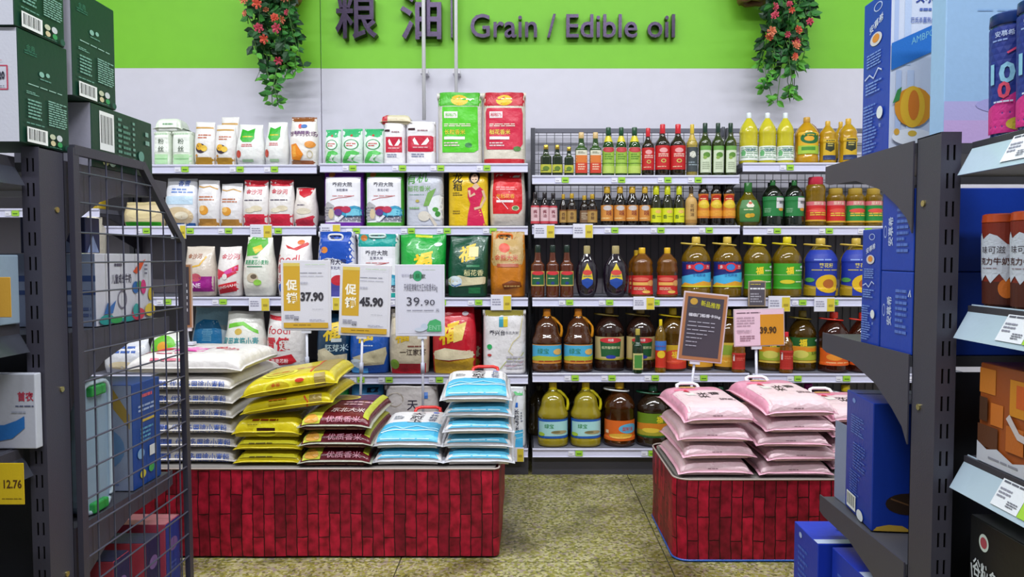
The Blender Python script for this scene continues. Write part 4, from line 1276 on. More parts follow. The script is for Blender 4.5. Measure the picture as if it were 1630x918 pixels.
# --- bay D, top row
for x0, x1, lbl in ((1176, 1206, 'clear bright yellow oil bottle with flowered label beside the olive oils'), (1206, 1235, 'clear bright yellow oil bottle with flowered label, middle of three'), (1235, 1263, 'clear bright yellow oil bottle with flowered label beside the orange one')):
    sb('oil_bottle', lbl, 'D', 1, x0, x1, 180, 'wide', 'f6e836', 'dfe6ee', (.06, .34, 80, 'e8ece4', [('l', .1, .1, .9, .9, 6, '7aa080'), ('e', .2, .5, .1, .2, '68b070'), ('l', .3, .2, .7, .4, 2, '50708a')]), kind='paleoil', group='clear yellow oil bottles with flowered label')
sb('oil_bottle', 'amber oil bottle with dark green and yellow label and orange cap', 'D', 1, 1264, 1302, 187, 'wide', 'ecb01c', 'c89838', (.2, .66, 62, 'e0b020', [('e', .5, .28, .4, .26, '1c6a34'), ('e', .45, .3, .2, .12, 'e8a828'), ('r', 0, .62, 1, 1, 'a8c840'), ('r', .15, .68, .7, .84, '4a9030')]), kind='paleoil', handle=('side', '8a5a28'))
for x0, x1, yt, bk, lbl in ((1303, 1330, 193, .02, 'golden oil bottle with dark shield label beside the amber bottle'), (1334, 1364, 189, .02, 'golden oil bottle with dark shield label beside the blue carton'), (1326, 1348, 194, .16, 'golden oil bottle standing behind the pair with shield labels')):
    sb('oil_bottle', lbl, 'D', 1, x0, x1, yt, 'pet', 'e4b020', 'd8ac38', (.08, .56, 50, 'd4ac20', [('p', [(.2, .05), (.8, .05), (.85, .5), (.5, .62), (.15, .5)], '28301c'), ('l', .3, .2, .7, .4, 2, 'c8b860'), ('r', 0, .78, 1, 1, '1c3060')]), kind='paleoil', back=bk, group='golden oil bottles with shield label')
# --- bay C, second row
for i, (x0, x1) in enumerate(((845, 859), (860, 874), (874, 887))):
    sb('sauce_bottle', 'small black-capped sauce bottle with pink label, %s from the bay post' % ('first', 'second', 'third')[i], 'C', 2, x0, x1, 306 + (i == 2), 'soy', '1c1214', '20181c', (.06, .6, 75, 'dcb8bc', [('r', 0, 0, 1, .1, 'b83440'), ('v', '酱油', .5, .45, .2, '8a3a48'), ('r', 0, .86, 1, 1, 'c43c48')]), kind='sauce', group='small pink-labelled sauce bottles')
for i, (x0, x1, yt, bk) in enumerate(((890, 903, 309, .03), (902, 918, 308, .02), (922, 938, 311, .03), (934, 951, 309, .02))):
    sb('sauce_bottle', 'gold-capped dark sauce bottle, %s after the pink-labelled ones' % ('first', 'second', 'third', 'fourth')[i], 'C', 2, x0, x1, yt, 'slope', '1e120c', 'b89428', (.1, .5, 65, 'b08a48', [('v', '香醋', .5, .5, .26, '5a3418'), ('r', 0, 0, 1, .1, '7a4a20')]) if i != 2 else (.1, .5, 65, '7a5a40', [('l', .2, .2, .8, .8, 4, 'b8a890')]), kind='sauce', back=bk, group='gold-capped dark sauce bottles')
for i, (x0, x1) in enumerate(((956, 976), (977, 996), (996, 1016), (1017, 1035))):
    sb('sauce_bottle', 'dark sauce bottle with orange label, %s of four next to the yellow labels' % ('first', 'second', 'third', 'last')[i], 'C', 2, x0, x1, 297, 'soy', '1a120e', 'c8a030', (.12, .52, 78, 'd08a3c', [('e', .5, .18, .26, .16, 'c8c0c0'), ('t', '味', .6, .5, .36, '8a3020'), ('l', .1, .8, .6, .92, 1, 'f0d090')]), kind='sauce', group='orange-labelled dark sauce bottles')
for i, (x0, x1) in enumerate(((1035, 1053), (1053, 1071), (1072, 1089))):
    sb('sauce_bottle', 'dark sauce bottle with bright yellow label and cap, %s of three' % ('first', 'middle', 'last')[i], 'C', 2, x0, x1, 296, 'taper', '2a2a14', 'c8cc20', (.08, .44, 80, 'd4d820', [('e', .6, .25, .2, .12, 'e8b860'), ('t', '香', .3, .6, .28, '4a6a18'), ('l', .5, .55, .85, .66, 1, '8a9418')]), kind='sauce', group='yellow-labelled sauce bottles')
sb('sauce_bottle', 'tan wrapped sauce bottle between yellow and orange-labelled bottles', 'C', 2, 1090, 1109, 297, 'slim', 'b08c50', '4a3a28', (.06, .72, 75, 'c8a05c', [('v', '花椒油', .5, .5, .14, '5a3418'), ('r', 0, .86, 1, 1, 'a87a38')]), kind='sauce')
for i, (x0, x1) in enumerate(((1109, 1129), (1129, 1149), (1149, 1170))):
    sb('sauce_bottle', 'black-shouldered sauce bottle with pumpkin-orange label, %s of three' % ('first', 'middle', 'last')[i], 'C', 2, x0, x1, 293, 'waist', '1a1410', '1c1814', (.18, .76, 80, 'd07a28', [('e', .5, .2, .4, .16, 'c02c20'), ('e', .5, .42, .4, .18, 'd8b828'), ('r', 0, .68, 1, .92, 'e09a30'), ('l', .2, .18, .8, .24, 1, 'f0d0a0')]), kind='sauce', group='pumpkin-orange labelled bottles')
# --- bay D, second row
sb('oil_bottle', 'round olive-gold oil flask with green leaf label', 'D', 2, 1168, 1212, 291, 'round', '9a8a14', '2c6a2c', (.1, .6, 48, '3f7a3c', [('p', [(.3, .25), (.5, 0), (.7, .25), (.62, .34), (.38, .34)], 'e0d8c4'), ('e', .5, .14, .1, .06, 'c05a30'), ('l', .2, .42, .8, .52, 1, 'c8d8a0'), ('e', .4, .72, .14, .1, 'd8b030'), ('e', .56, .7, .12, .09, 'd0a028')]), kind='oil', dr=.7)
for i, (x0, x1) in enumerate(((1212, 1246), (1247, 1279))):
    sb('oil_bottle', 'dark oil jug with green and white label, %s' % ('beside the round flask', 'beside the red-labelled bottle')[i], 'D', 2, x0, x1, 287, 'jug', '141a10', '2a6a34', (.22, .64, 80, '1f7a3c', [('r', .52, .06, .95, .6, 'd8d4d8'), ('t', '橄榄', .74, .3, .16, '3a3c4a'), ('e', .72, .66, .12, .08, 'd89830'), ('l', .1, .6, .35, .85, 3, '88b890')]), kind='sauce', group='green-labelled dark oil jugs')
for i, (x0, x1) in enumerate(((1220, 1244), (1254, 1276))):
    sb('oil_bottle', 'dark oil jug half hidden behind the %s green-labelled jug' % ('first', 'second')[i], 'D', 2, x0 - 8, x1 - 8, 291, 'jug', '141a10', '203a28', None, kind='sauce', back=.2, group='dark oil jugs in the second rank')
RL = [('r', 0, .0, 1, .2, 'd8707a'), ('t', '菜籽油', .5, .1, .16, 'f0d8c0'), ('e', .5, .45, .35, .1, 'e05040'), ('l', .2, .55, .8, .75, 2, 'e8c040'), ('r', 0, .92, 1, 1, 'd8a830')]
sb('oil_bottle', 'red-labelled golden oil bottle with red cap on the second shelf', 'D', 2, 1281, 1313, 282, 'jar', 'c89a20', 'c83048', (.1, .5, 80, 'cc2224', RL), kind='oil')
for i, (x0, x1, c, lbl) in enumerate(((1314, 1344, 'cc2224', 'squat golden oil bottle with red label under the grey bracket'), (1345, 1375, '1f8a3c', 'squat golden oil bottle with green label next to the red one'), (1375, 1403, '1f8a3c', 'squat golden oil bottle with green label beside the blue cartons'))):
    sb('oil_bottle', lbl, 'D', 2, x0, x1, 300, 'jar', 'c89a20', 'b8983c', (.1, .66, 80, c, RL), kind='oil', group='squat golden oil bottles')
# --- bay C, third row
for i, (x0, x1) in enumerate(((845, 867), (869, 890), (891, 913))):
    sb('oil_bottle', 'reddish brown sesame oil bottle with green label, %s of three' % ('first', 'middle', 'last')[i], 'C', 3, x0, x1, 390, 'square', '5a2a16', '1c2c24', (.22, .5, 60, 'd0b860', [('r', .1, .12, .9, .92, '1c5a34'), ('e', .5, .12, .4, .14, 'd03038'), ('l', .2, .45, .8, .55, 1, 'e0d8a0'), ('e', .5, .8, .12, .1, '203880')]), kind='sauce', n=3, group='sesame oil bottles')
for i, (x0, x1) in enumerate(((916, 952), (959, 1000))):
    sb('oil_bottle', 'dark oval oil bottle with teardrop label, %s' % ('beside the sesame oils', 'beside the orange-capped oils')[i], 'C', 3, x0, x1, 391, 'oval', '1c1220', 'a89868', (.16, .68, 34, '1c1220', [('p', [(.5, .02), (.85, .4), (.95, .7), (.5, .98), (.05, .7), (.15, .4)], 'd8c030'), ('e', .5, .38, .36, .1, 'd04038'), ('p', [(.06, .66), (.5, .58), (.94, .66), (.9, .82), (.5, .98), (.1, .82)], '2048a0'), ('l', .2, .5, .8, .56, 1, '38508a')]), kind='sauce', dr=.6, group='dark oval oil bottles')
for i, (x0, x1, yt, bk) in enumerate(((1003, 1040, 394, .02), (1044, 1079, 394, .02), (999, 1026, 398, .18))):
    sb('oil_bottle', ('golden peanut oil bottle with red label beside the oval bottles', 'golden peanut oil bottle with red label beside the big blue-labelled jugs', 'golden peanut oil bottle half hidden behind another in the same row')[i], 'C', 3, x0, x1, yt, 'pet', 'b06c1c', 'e0b020', (.06, .44, 78, 'c42422', [('e', .4, .2, .3, .1, 'e06858'), ('r', .1, .36, .7, .52, 'e8b058'), ('e', .8, .4, .16, .16, 'd89a58'), ('l', .15, .64, .6, .8, 2, 'f0c8a0'), ('e', .6, .86, .14, .08, 'd8a848')]), kind='oil', back=bk, group='red-labelled peanut oil bottles')
for i, (bay, x0, x1) in enumerate((('C', 1083, 1131), ('C', 1133, 1180))):
    sb('oil_bottle', 'big sunflower oil jug with blue and navy label, %s' % ('over the chalkboard sign', 'next to the green labels')[i], bay, 3, x0, x1, 377, 'wide', 'b88c1c', 'd8b84c', (.17, .59, 80, '3aa0dc', [('r', 0, 0, 1, .3, '1c2470'), ('p', [(0, .3), (1, .3), (1, .42), (.4, .52), (0, .66)], '1c2470'), ('p', [(0, .6), (.4, .48), (1, .4), (1, .8), (0, .9)], '48b4e4'), ('r', .18, .12, .36, .3, 'd02838'), ('r', .64, .12, .82, .3, 'd02838'), ('t', '多', .27, .21, .14, 'f4e8e8'), ('t', '力', .73, .21, .14, 'f4e8e8'),
        ('o', .5, .22, .15, .18, .3, 'd83040'), ('e', .5, .22, .1, .12, '3a80d0'), ('t', '葵花籽油', .5, .52, .12, '2a60b0'), ('p', [(0, .96), (.15, .82), (.35, .88), (.6, .76), (.8, .82), (1, .74), (1, .96)], 'e0a028'), ('r', 0, .94, 1, 1, 'd8d030')]), kind='oil', handle=('loop', 'd8bc50'), group='big blue-labelled sunflower oil jugs')
# --- bay D, third row
for i, (x0, x1) in enumerate(((1182, 1227), (1228, 1275))):
    sb('oil_bottle', 'big corn oil jug with bright green label, %s' % ('behind the little hanging chalkboard', 'beside the blue sunflower-wrapped jug')[i], 'D', 3, x0, x1, 377, 'wide', 'b4911c', 'e0cc1c', (.14, .56, 80, '3c9e24', [('t', '福', .46, .28, .3, 'f0d028', {'skew': -.15, 'bold': .03}), ('e', .86, .14, .1, .05, 'd8ecf0'), ('r', 0, .44, 1, .46, 'a8d088'), ('l', .6, .26, .9, .34, 1, 'e8f0d0'), ('e', .4, .72, .18, .08, 'd8c828'), ('l', .6, .7, .9, .78, 1, 'e0e8c0')]), kind='oil', handle=('loop', 'e0cc1c'), group='green-labelled corn oil jugs')
for i, (x0, x1) in enumerate(((1278, 1331), (1336, 1386))):
    sb('oil_bottle', 'oil jug fully wrapped in blue sunflower sleeve, %s' % ('beside the green labels', 'beside the blue cartons')[i], 'D', 3, x0, x1, 379, 'round' if 0 else 'wide', 'b8981c', 'd0b048', (.03, .8, 85, '1c34a0', [('l', .25, .2, .75, .26, 1, '88a0e0'), ('t', '葵花籽', .5, .34, .1, 'e0d060'), ('l', .2, .43, .8, .47, 1, 'c8b860'), ('e', .55, .74, .26, .2, 'e0b418'), ('e', .55, .74, .12, .1, 'b06020'), ('e', .15, .66, .12, .05, '58a048'), ('p', [(0, .76), (.3, .8), (.3, 1), (0, 1)], 'a88a18'), ('p', [(.75, .86), (1, .76), (1, 1), (.7, 1)], 'a88a18')]), kind='oil', handle=('loop', 'd0b048'), group='blue-sleeved sunflower oil jugs')
# --- bay C, fourth row
for i, (x0, x1) in enumerate(((846, 895), (896, 944))):
    sb('oil_bottle', 'brown rapeseed oil jug with orange handle and field label, %s' % ('beside the bay post', 'beside the two handled dark jugs')[i], 'C', 4, x0, x1, 491, 'hjug', '4a2814', 'e08a20', (.14, .44, 80, 'd48a34', [('r', .03, .04, .97, .8, '48a8d0'), ('t', '绿宝', .4, .34, .3, '2a7a58'), ('p', [(.03, .7), (.3, .58), (.7, .64), (.97, .56), (.97, .86), (.03, .86)], 'a8b838'), ('e', .76, .38, .12, .16, 'e0b060'), ('l', .3, .84, .9, .94, 1, 'a83a20')]), kind='sauce', handle=('side', 'e09420'), n=2.6, group='brown orange-handled oil jugs')
for i, (x0, x1) in enumerate(((945, 994), (995, 1043))):
    sb('oil_bottle', 'dark rapeseed oil jug with cream and green label, %s' % ('next to the orange-handled jugs', 'with a little bottle tied to it')[i], 'C', 4, x0, x1, 488, 'wide', '2c1812', '8a7430', (.18, .54, 80, 'c4b078', [('p', [(.22, .1), (.78, .1), (.74, .86), (.26, .86)], '1f5a30'), ('e', .5, .14, .28, .12, 'd03038'), ('t', '纯香', .5, .13, .12, 'f4e0e0'), ('t', '低芥酸菜籽油', .5, .46, .12, 'd8d8a8', {'w': .46}), ('e', .5, .86, .12, .08, '2838a0'), ('r', 0, .94, 1, 1, 'a89a30')]), kind='sauce', back=.045, handle=('loop', '7a6a30'), group='dark jugs with cream and green label')
p = W(1021, 594, 3.44)
bottle('oil_bottle', 'tiny dark green sample bottle tied in front of the dark jug', W(1014, 594, 3.462).x, ROWY[4] + .008, shelf_z('C', 4) + .02, .046, .19, 'square', '16301c', 'a89a48', (.08, .5, 50, 'c4ba78', [('r', .1, .1, .9, .9, '3a7a38')]), n=4, kind='sauce') if 0 else None
sb('oil_bottle', 'tiny dark green sample bottle standing before the second dark jug', 'C', 4, 1006, 1023, 523, 'square', '14301c', 'b0a048', (.08, .45, 50, 'c4ba78', [('r', .15, .1, .85, .9, '48883c')]), n=4, kind='sauce', back=-.004)
sb('oil_bottle', 'small yellow-capped sample bottle beside the taped blend oil jug', 'C', 4, 1042, 1060, 508, 'pet', 'b88a18', 'e0c418', (.1, .6, 75, 'c8301c', [('r', 0, 0, 1, .35, '3a70c0'), ('e', .5, .5, .3, .14, 'e8c028')]), kind='oil', back=.0)
sb('oil_bottle', 'yellow-capped blend oil jug with red base label beside the chalkboard', 'C', 4, 1048, 1092, 490, 'wide', '8a601c', 'e0c418', (.04, .42, 82, 'c8a020', [('r', 0, .68, 1, 1, 'c83020'), ('e', .5, .5, .3, .3, 'd84828'), ('t', '福', .5, .4, .3, 'f0d030')]), kind='oil', handle=('loop', 'e0c418'), back=.05)
for x0, x1, q in ((1094, 1134, 'nearer the yellow-capped blend jug'), (1136, 1178, 'nearer the bay joint')):
    sb('oil_bottle', 'oil jug mostly hidden behind the chalkboard sign, ' + q, 'C', 4, x0, x1, 492, 'wide', '8a601c', 'd8c024', (.06, .46, 80, 'c8a838', [('r', 0, .6, 1, 1, 'd89a28'), ('r', .1, .1, .9, .5, '88a030')]), kind='oil', back=.075, handle=('loop', 'd8c024'), group='oil jugs behind the chalkboard')
# --- bay D, fourth row
CL = [('r', 0, 0, 1, .34, '1f5c26'), ('t', '福', .4, .2, .3, 'f0d028', {'skew': -.15, 'bold': .03}), ('p', [(0, .4), (.3, .34), (.7, .42), (1, .36), (1, .6), (0, .6)], 'e08a20'), ('r', 0, .56, 1, .9, 'a8b838'), ('e', .34, .66, .2, .16, 'd8d060'), ('t', '玉米油', .74, .62, .13, '3a5a20'), ('e', .84, .12, .1, .05, 'd8ecf0')]
for i, (x0, x1, yt) in enumerate(((1206, 1251, 496), (1254, 1298, 494))):
    sb('oil_bottle', 'corn oil jug with green, orange and lime label, %s' % ('under the pink price card', 'beside the orange-labelled jugs')[i], 'D', 4, x0, x1, yt, 'wide', '7a5818', 'a8943c', (.14, .56, 82, 'c8a838', CL), kind='oil', back=.075, handle=('loop', 'a8943c'), group='corn oil jugs on the lower shelf')
for i, (x0, x1, yt) in enumerate(((1302, 1349, 496), (1350, 1392, 497))):
    sb('oil_bottle', 'reddish oil jug with orange label and red cap, %s' % ('beside the corn oil', 'partly behind the grey bracket')[i], 'D', 4, x0, x1, yt, 'wide', '5a2414', 'd83424', (.12, .4, 82, 'd85a14', [('e', .4, .5, .2, .2, 'e8902c'), ('e', .6, .4, .14, .14, 'f0a840'), ('l', .2, .8, .8, .9, 1, 'f0c080')]), kind='oil', handle=('loop', 'd83424'), group='orange-labelled oil jugs')
for i, (bay, x0, x1, yt, cc, lbl) in enumerate((('C', 1164, 1186, 536, 'b03028', 'small red-labelled gift bottle standing by the bay joint'), ('D', 1240, 1262, 528, 'd02838', 'small red-labelled gift bottle between the two corn oil jugs'))):
    sb('oil_bottle', lbl, bay, 4, x0 if bay == 'C' else 1240, x1 if bay == 'C' else 1262, yt, 'pet', 'b0701c', cc, (.1, .56, 80, 'b42820', [('r', .1, .1, .2, .5, 'e8e0e0'), ('l', .3, .3, .8, .5, 2, 'd86050')]), kind='oil', back=.002)
# --- bay C, bottom deck
for i, (x0, x1) in enumerate(((855, 905), (907, 957))):
    sb('oil_bottle', 'pale yellow oil jug with blue olive label and yellow handle, %s' % ('beside the blue rice bag', 'beside the orange-labelled jug')[i], 'C', 5, x0, x1, 607, 'hjug', 'b8a52c', 'e8cc1c', (.14, .44, 80, '1c58b0', [('p', [(.1, .14), (.9, .1), (.92, .86), (.1, .9)], 'a8d8d8'), ('t', '绿宝', .4, .36, .24, '2a8a4a'), ('e', .64, .68, .2, .1, 'a89a70'), ('e', .56, .66, .1, .06, '787048'), ('e', .2, .8, .1, .1, 'a8c838')]), kind='paleoil', handle=('side', 'd8cc20'), n=2.6, group='yellow-handled pale oil jugs')
sb('oil_bottle', 'brown oil jug with orange label and clear carry ring on bottom deck', 'C', 5, 960, 1011, 607, 'wide', '6a3814', 'e8b828', (.1, .42, 82, 'd8641c', [('e', .7, .4, .26, .24, '58a8d0'), ('t', '菜籽油', .66, .42, .2, 'c83a28'), ('e', .5, .76, .3, .12, 'd8a838'), ('r', .1, .5, .2, .66, 'e8c8a0')]), kind='oil', handle=('loop', 'd8dce0'))
for i, (x0, x1, yt) in enumerate(((1012, 1065, 612), (1068, 1118, 612))):
    sb('oil_bottle', 'dark green-capped oil jug with green and orange label, %s' % ('beside the pink sacks', 'behind the pink sacks')[i], 'C', 5, x0, x1, yt, 'wide', '2a1c12', '1a5038', (.16, .56, 82, '6a8a1c', [('t', '福', .6, .25, .3, 'e8d028', {'skew': -.15, 'bold': .03}), ('p', [(0, .45), (.4, .4), (1, .46), (1, .7), (0, .7)], 'd88420'), ('r', 0, .7, 1, .92, 'a8a030'), ('e', .4, .7, .2, .1, 'e8c840'), ('r', 0, .94, 1, 1, '1f5c26')]), kind='sauce', handle=('loop', '1a5038'), group='green-capped dark oil jugs')
for i, (x0, x1, yt) in enumerate(((1120, 1168, 614),)):
    sb('oil_bottle', 'green-capped oil jug seen just above the first pink stack', 'C', 5, x0, x1, yt, 'wide', '2a1c12', '1a5038', None, kind='sauce', handle=('loop', '1a5038'))
# second rank of jugs in the dark behind the bottom deck
for x0, x1, q in ((862, 900, 'first'), (918, 954, 'second'), (968, 1004, 'third')):
    sb('oil_bottle', 'dark jug in the second rank of the bottom deck, %s from the bay post' % q, 'C', 5, x0 - 22, x1 - 22, 612, 'wide', '3a3014', '4a4a28', None, kind='sauce', back=.24, group='dark jugs in the second rank of the deck')
# --- bay D, bottom deck
sb('oil_bottle', 'oil jug with purple cap just behind the second pink stack', 'D', 5, 1262, 1308, 610, 'wide', '3a2c14', 'b020a0', (.1, .5, 80, '8a2840', [('e', .5, .5, .3, .3, 'c86080')]), kind='sauce', back=.1)
sb('oil_bottle', 'small yellow-capped bottle between purple-capped and ringed jugs', 'D', 5, 1300, 1318, 638, 'pet', '5a3c14', 'e0c418', (.1, .5, 80, '7a5a20', []), kind='sauce')
sb('oil_bottle', 'yellow-capped oil jug with clear carry ring and red label', 'D', 5, 1320, 1368, 612, 'wide', '5a4418', 'e8c81c', (.1, .55, 82, 'c81c20', [('e', .8, .3, .1, .1, 'e8c030')]), kind='oil', handle=('loop', 'e0e4e8'))
# ================================================================ sacks stacked on the promotion tables
ORD = ('bottom', 'second', 'third', 'fourth', 'fifth', 'sixth')
rs = random.Random(5)
# white flour
for i in range(6):
    sack('flour_sack', 'white flour sack with blue lettering, %s from the table in its stack' % ('lowest', 'second', 'third', 'fourth', 'fifth', 'sixth')[i], -1.19 + rs.uniform(-.006, .006), 2.775 + rs.uniform(-.006, .006), TZ + .002 + i * .0515, .335, .50, .0505, 'e2dcd8',
         front_prints=[('t', '香雪', .2, .45, .62, '3858b4'), ('r', .30, .2, .33, .75, '3858b4'), ('t', '优选多用途小麦粉', .66, .45, .6, '4a68bc', {'w': .58})], e=.26, group='white flour sacks on the long table', frac=(-.72, .8), rz=rs.uniform(-.02, .02))
sack('flour_sack', 'large white flour sack with magenta block lying on the white stack', -1.195, 2.735, TZ + .004 + 6 * .0515, .40, .40, .075, 'ece6e4',
     top_prints=[('r', .3, .5, .58, .78, 'd828a0'), ('e', .44, .6, .12, .1, 'e88ac4'), ('p', [(0.02, .6), (.28, .56), (.26, .72), (.02, .86)], 'd83048'), ('l', .2, .86, .66, .9, 1, 'c84868'), ('t', '金沙', .74, .6, .14, 'c83048', {'rot': .5})],
     front_prints=[('l', .2, .1, .5, .3, 1, 'd0607a')], e=.34, amp=.007)
# yellow rice
YEL = 'd2c01c'
for i in range(2):
    sack('rice_sack', ('yellow rice sack at the bottom of the yellow stack', 'yellow rice sack second from the bottom of the yellow stack')[i], -.892, 2.70, TZ + .002 + i * .048, .222, .38, .0475, YEL,
         front_prints=[('r', .05, .1, .95, .3, 'e4dc30'), ('l', .2, .25, .6, .4, 1, '5a5010'), ('l', .5, .6, .7, .7, 1, '8a8018')], e=.32, group='yellow rice sacks', frac=(-.8, .85))
sack('rice_sack', 'yellow rice sack with grip hole painted dark, middle of the yellow stack', -.893, 2.70, TZ + .002 + 2 * .048, .225, .39, .07, YEL,
     front_prints=[('l', .25, .02, .65, .1, 1, '7a2a10'), ('e', .48, .5, .2, .34, 'e0d428'), ('r', .34, .4, .62, .62, '3a1c10'), ('l', .2, .2, .35, .28, 1, '6a6010')], e=.2, group='yellow rice sacks', frac=(-.85, .9))  # dark rectangle paints the shade inside the grip hole
sack('rice_sack', 'tilted yellow rice sack with red print, second from the top', -.823, 2.69, TZ + .192, .31, .36, .055, YEL, ry=-.14,
     top_prints=[('r', .78, .1, .95, .9, '9a8444'), ('l', .2, .7, .6, .8, 1, 'c83a20')], front_prints=[('r', .76, .1, .9, .7, '9a8444'), ('a', [(.7, .1), (.74, .5), (.72, .9)], .08, 'c8382a'), ('r', .3, .3, .5, .45, 'b8a010'), ('l', .3, .1, .5, .2, 1, 'c05a20')], e=.33, group='yellow rice sacks', frac=(-.7, .85))
sack('rice_sack', 'topmost tilted yellow rice sack with molded grip and red lettering', -.82, 2.685, TZ + .252, .32, .36, .068, YEL, ry=-.15, rz=.05,
     top_prints=[('r', .76, .1, .94, .9, '9a8444'), ('a', [(.72, .1), (.75, .5), (.73, .9)], .02, 'c8382a'), ('o', .36, .8, .2, .13, .2, 'e6de40'), ('e', .36, .8, .15, .095, 'c4b01c'), ('t', '金谷', .36, .77, .09, 'c8401c', {'skew': -.1}), ('t', '金龙', .62, .66, .1, 'c83a20')], front_prints=[('o', .38, .5, .16, .4, .22, 'ded42c'), ('e', .38, .5, .125, .31, 'c0a818'), ('t', '金谷', .36, .36, .22, 'c8401c', {'skew': -.15}), ('r', .78, .1, .9, .7, '9a8444'), ('e', .62, .3, .05, .1, 'c83a20')], e=.33, group='yellow rice sacks', frac=(-.8, .9))
# maroon rice
for i in range(3):
    sack('rice_sack', ('maroon and yellow rice sack at the bottom of its stack', 'maroon and yellow rice sack in the middle of its stack', 'maroon and yellow rice sack on top of its stack with oval window')[i], -.655 + (.0, .004, .0)[i], 2.70, TZ + .002 + i * .062, .24, .42, .061, '6a1424',
         top_prints=[('p', [(.02, .02), (.36, .02), (.3, .98), (.02, .98)], 'c8cc3c'), ('p', [(.36, .02), (.97, .02), (.97, .42), (.36, .42)], '4a1848'), ('e', .36, .3, .26, .12, 'd8cc50'), ('e', .36, .3, .22, .09, '9a8028'), ('l', .48, .5, .9, .7, 2, 'd8a8b0'), ('t', '东北大米', .64, .84, .12, 'e8d0d0', {'w': .5}), ('e', .14, .6, .12, .1, 'd89a30'), ('p', [(.9, .03), (.98, .03), (.98, .97), (.9, .97)], 'b8bc3a')],
         front_prints=[('p', [(.03, .0), (.3, .0), (.28, .48), (.03, .5)], 'ccd044'), ('e', .16, .25, .1, .2, 'dca040'), ('t', '优质香米', .62, .26, .3, 'c8889a', {'w': .5}), ('r', .03, .6, .97, .9, '4a0c1a'), ('l', .1, .72, .9, .82, 1, 'a07a60')], e=.34, group='maroon rice sacks', frac=(-.8, .9), side='b0b0a0')
# blue and white rice
def blue_sack(lbl, X, Y, z, h, wd=.235, **k):
    top = [('r', .03, .03, .97, .62, 'e8e4e8'), ('p', [(.04, .62), (.3, .58), (.7, .6), (.96, .58), (.95, .97), (.05, .97)], '48b4e0'), ('v', '天府玉', .52, .4, .14, '2a2838', {'gap': 1.0}), ('e', .8, .2, .05, .03, '3a70d0'), ('v', '长粒香', .8, .42, .09, '5a6a88'), ('l', .14, .34, .3, .5, 4, 'a0a4b0'),
           ('a', [(.08, .86), (.25, .78), (.4, .85), (.6, .76), (.8, .84), (.94, .8)], .03, 'a8dcf2'), ('a', [(.08, .92), (.3, .88), (.6, .9), (.94, .87)], .02, 'd4eef8')]
    return sack('rice_sack', lbl, X, Y, z, wd, .36, h, 'd8d4d6', top_prints=top, front_prints=[('r', .05, .05, .95, .42, '58b8de'), ('l', .1, .25, .9, .36, 1, 'c0e4f0'), ('r', .06, .55, .94, .8, 'e0dcdc')], e=.34, group='blue and white rice sacks', side='d4d4dc', frac=(-.8, .9), **k)
blue_sack('blue and white rice sack under the one with red handle in the low pair', -.405, 2.685, TZ + .002, .054)
blue_sack('blue and white rice sack with red handle, upper of the low pair', -.408, 2.69, TZ + .062, .06, rx=.03, handle=(.62, .9, .10, 'd82a28'))
for i in range(5):
    blue_sack(('blue and white rice sack at the bottom of the tall blue stack', 'blue and white rice sack second in the tall blue stack', 'blue and white rice sack in the middle of the tall blue stack', 'blue and white rice sack fourth in the tall blue stack', 'blue and white rice sack with red handle topping the tall blue stack')[i],
              -.163 + (.004, .004, .0, .006, -.012)[i], 2.685 + (0, .01, 0, .008, 0)[i], TZ + .002 + i * .0535 + (.007 if i == 4 else 0), .053 if i < 4 else .062, rz=(0, -.03, .02, -.02, .04)[i], rx=.03 if i == 4 else 0, handle=(.62, .9, .10, 'd82a28') if i == 4 else None)
# pink rice
PK = 'eaa2bc'
def pink_sack(lbl, X, Y, z, w, d, h, top=False, **k):
    tp = [('p', [(.05, .36), (.3, .32), (.95, .34), (.95, .97), (.05, .97)], 'e8ccd2'), ('e', .3, .3, .2, .06, 'e87a98'), ('t', '米香', .56, .5, .12, '2a2428', {'skew': -.1}), ('t', '米', .44, .63, .11, '2a2428'), ('r', .2, .46, .34, .58, 'e6e0dc'), ('l', .62, .72, .86, .8, 2, '8a7078'), ('e', .36, .2, .14, .04, 'd8a060'), ('p', [(.2, .4), (.26, .34), (.3, .46)], 'c83a4a')]
    return sack('rice_sack', lbl, X, Y, z, w, d, h, PK if top else 'e6c0ca', top_prints=tp, front_prints=[('r', .03, .05, .97, .9, 'e4c2ca'), ('l', .4, .4, .6, .5, 1, '8a6a74')], e=.36, group='pink rice sacks', side='eeb4c8', frac=(-.75, .85), handle=(.45, .93, .085, 'f4eef2') if top else None, **k)
for i in range(4):
    pink_sack(('pink rice sack at the bottom of the first pink stack', 'pink rice sack second in the first pink stack', 'pink rice sack third in the first pink stack', 'pink rice sack with white grip topping the first pink stack')[i],
              .652 + (0, .008, .0, .004)[i], 2.65, TZ2 + .002 + i * .058 + (.009 if i == 3 else 0), .24, .37, .057 if i < 3 else .07, i == 3, rz=(.0, .03, -.02, .06)[i], rx=.035 if i == 3 else 0)
for i in range(5):
    pink_sack(('pink rice sack at the bottom of the second pink stack', 'pink rice sack second in the second pink stack', 'pink rice sack in the middle of the second pink stack', 'pink rice sack fourth in the second pink stack', 'pink rice sack with white grip topping the second pink stack')[i],
              .928 + (0, .02, -.005, .012, .0)[i], 2.65, TZ2 + .002 + i * .05 + (.009 if i == 4 else 0), .24, .37, .049 if i < 4 else .07, i == 4, rz=(0, .03, -.03, .03, .08)[i], rx=.04 if i == 4 else 0)
for i in range(4):
    pink_sack('pink rice sack in the third stack beside the blue carton, %s' % ('lowest', 'second', 'third', 'topmost')[i], 1.20 + (0, -.01, .0, -.005)[i], 2.72, TZ2 + .002 + i * .056, .235, .38, .055, i == 3)

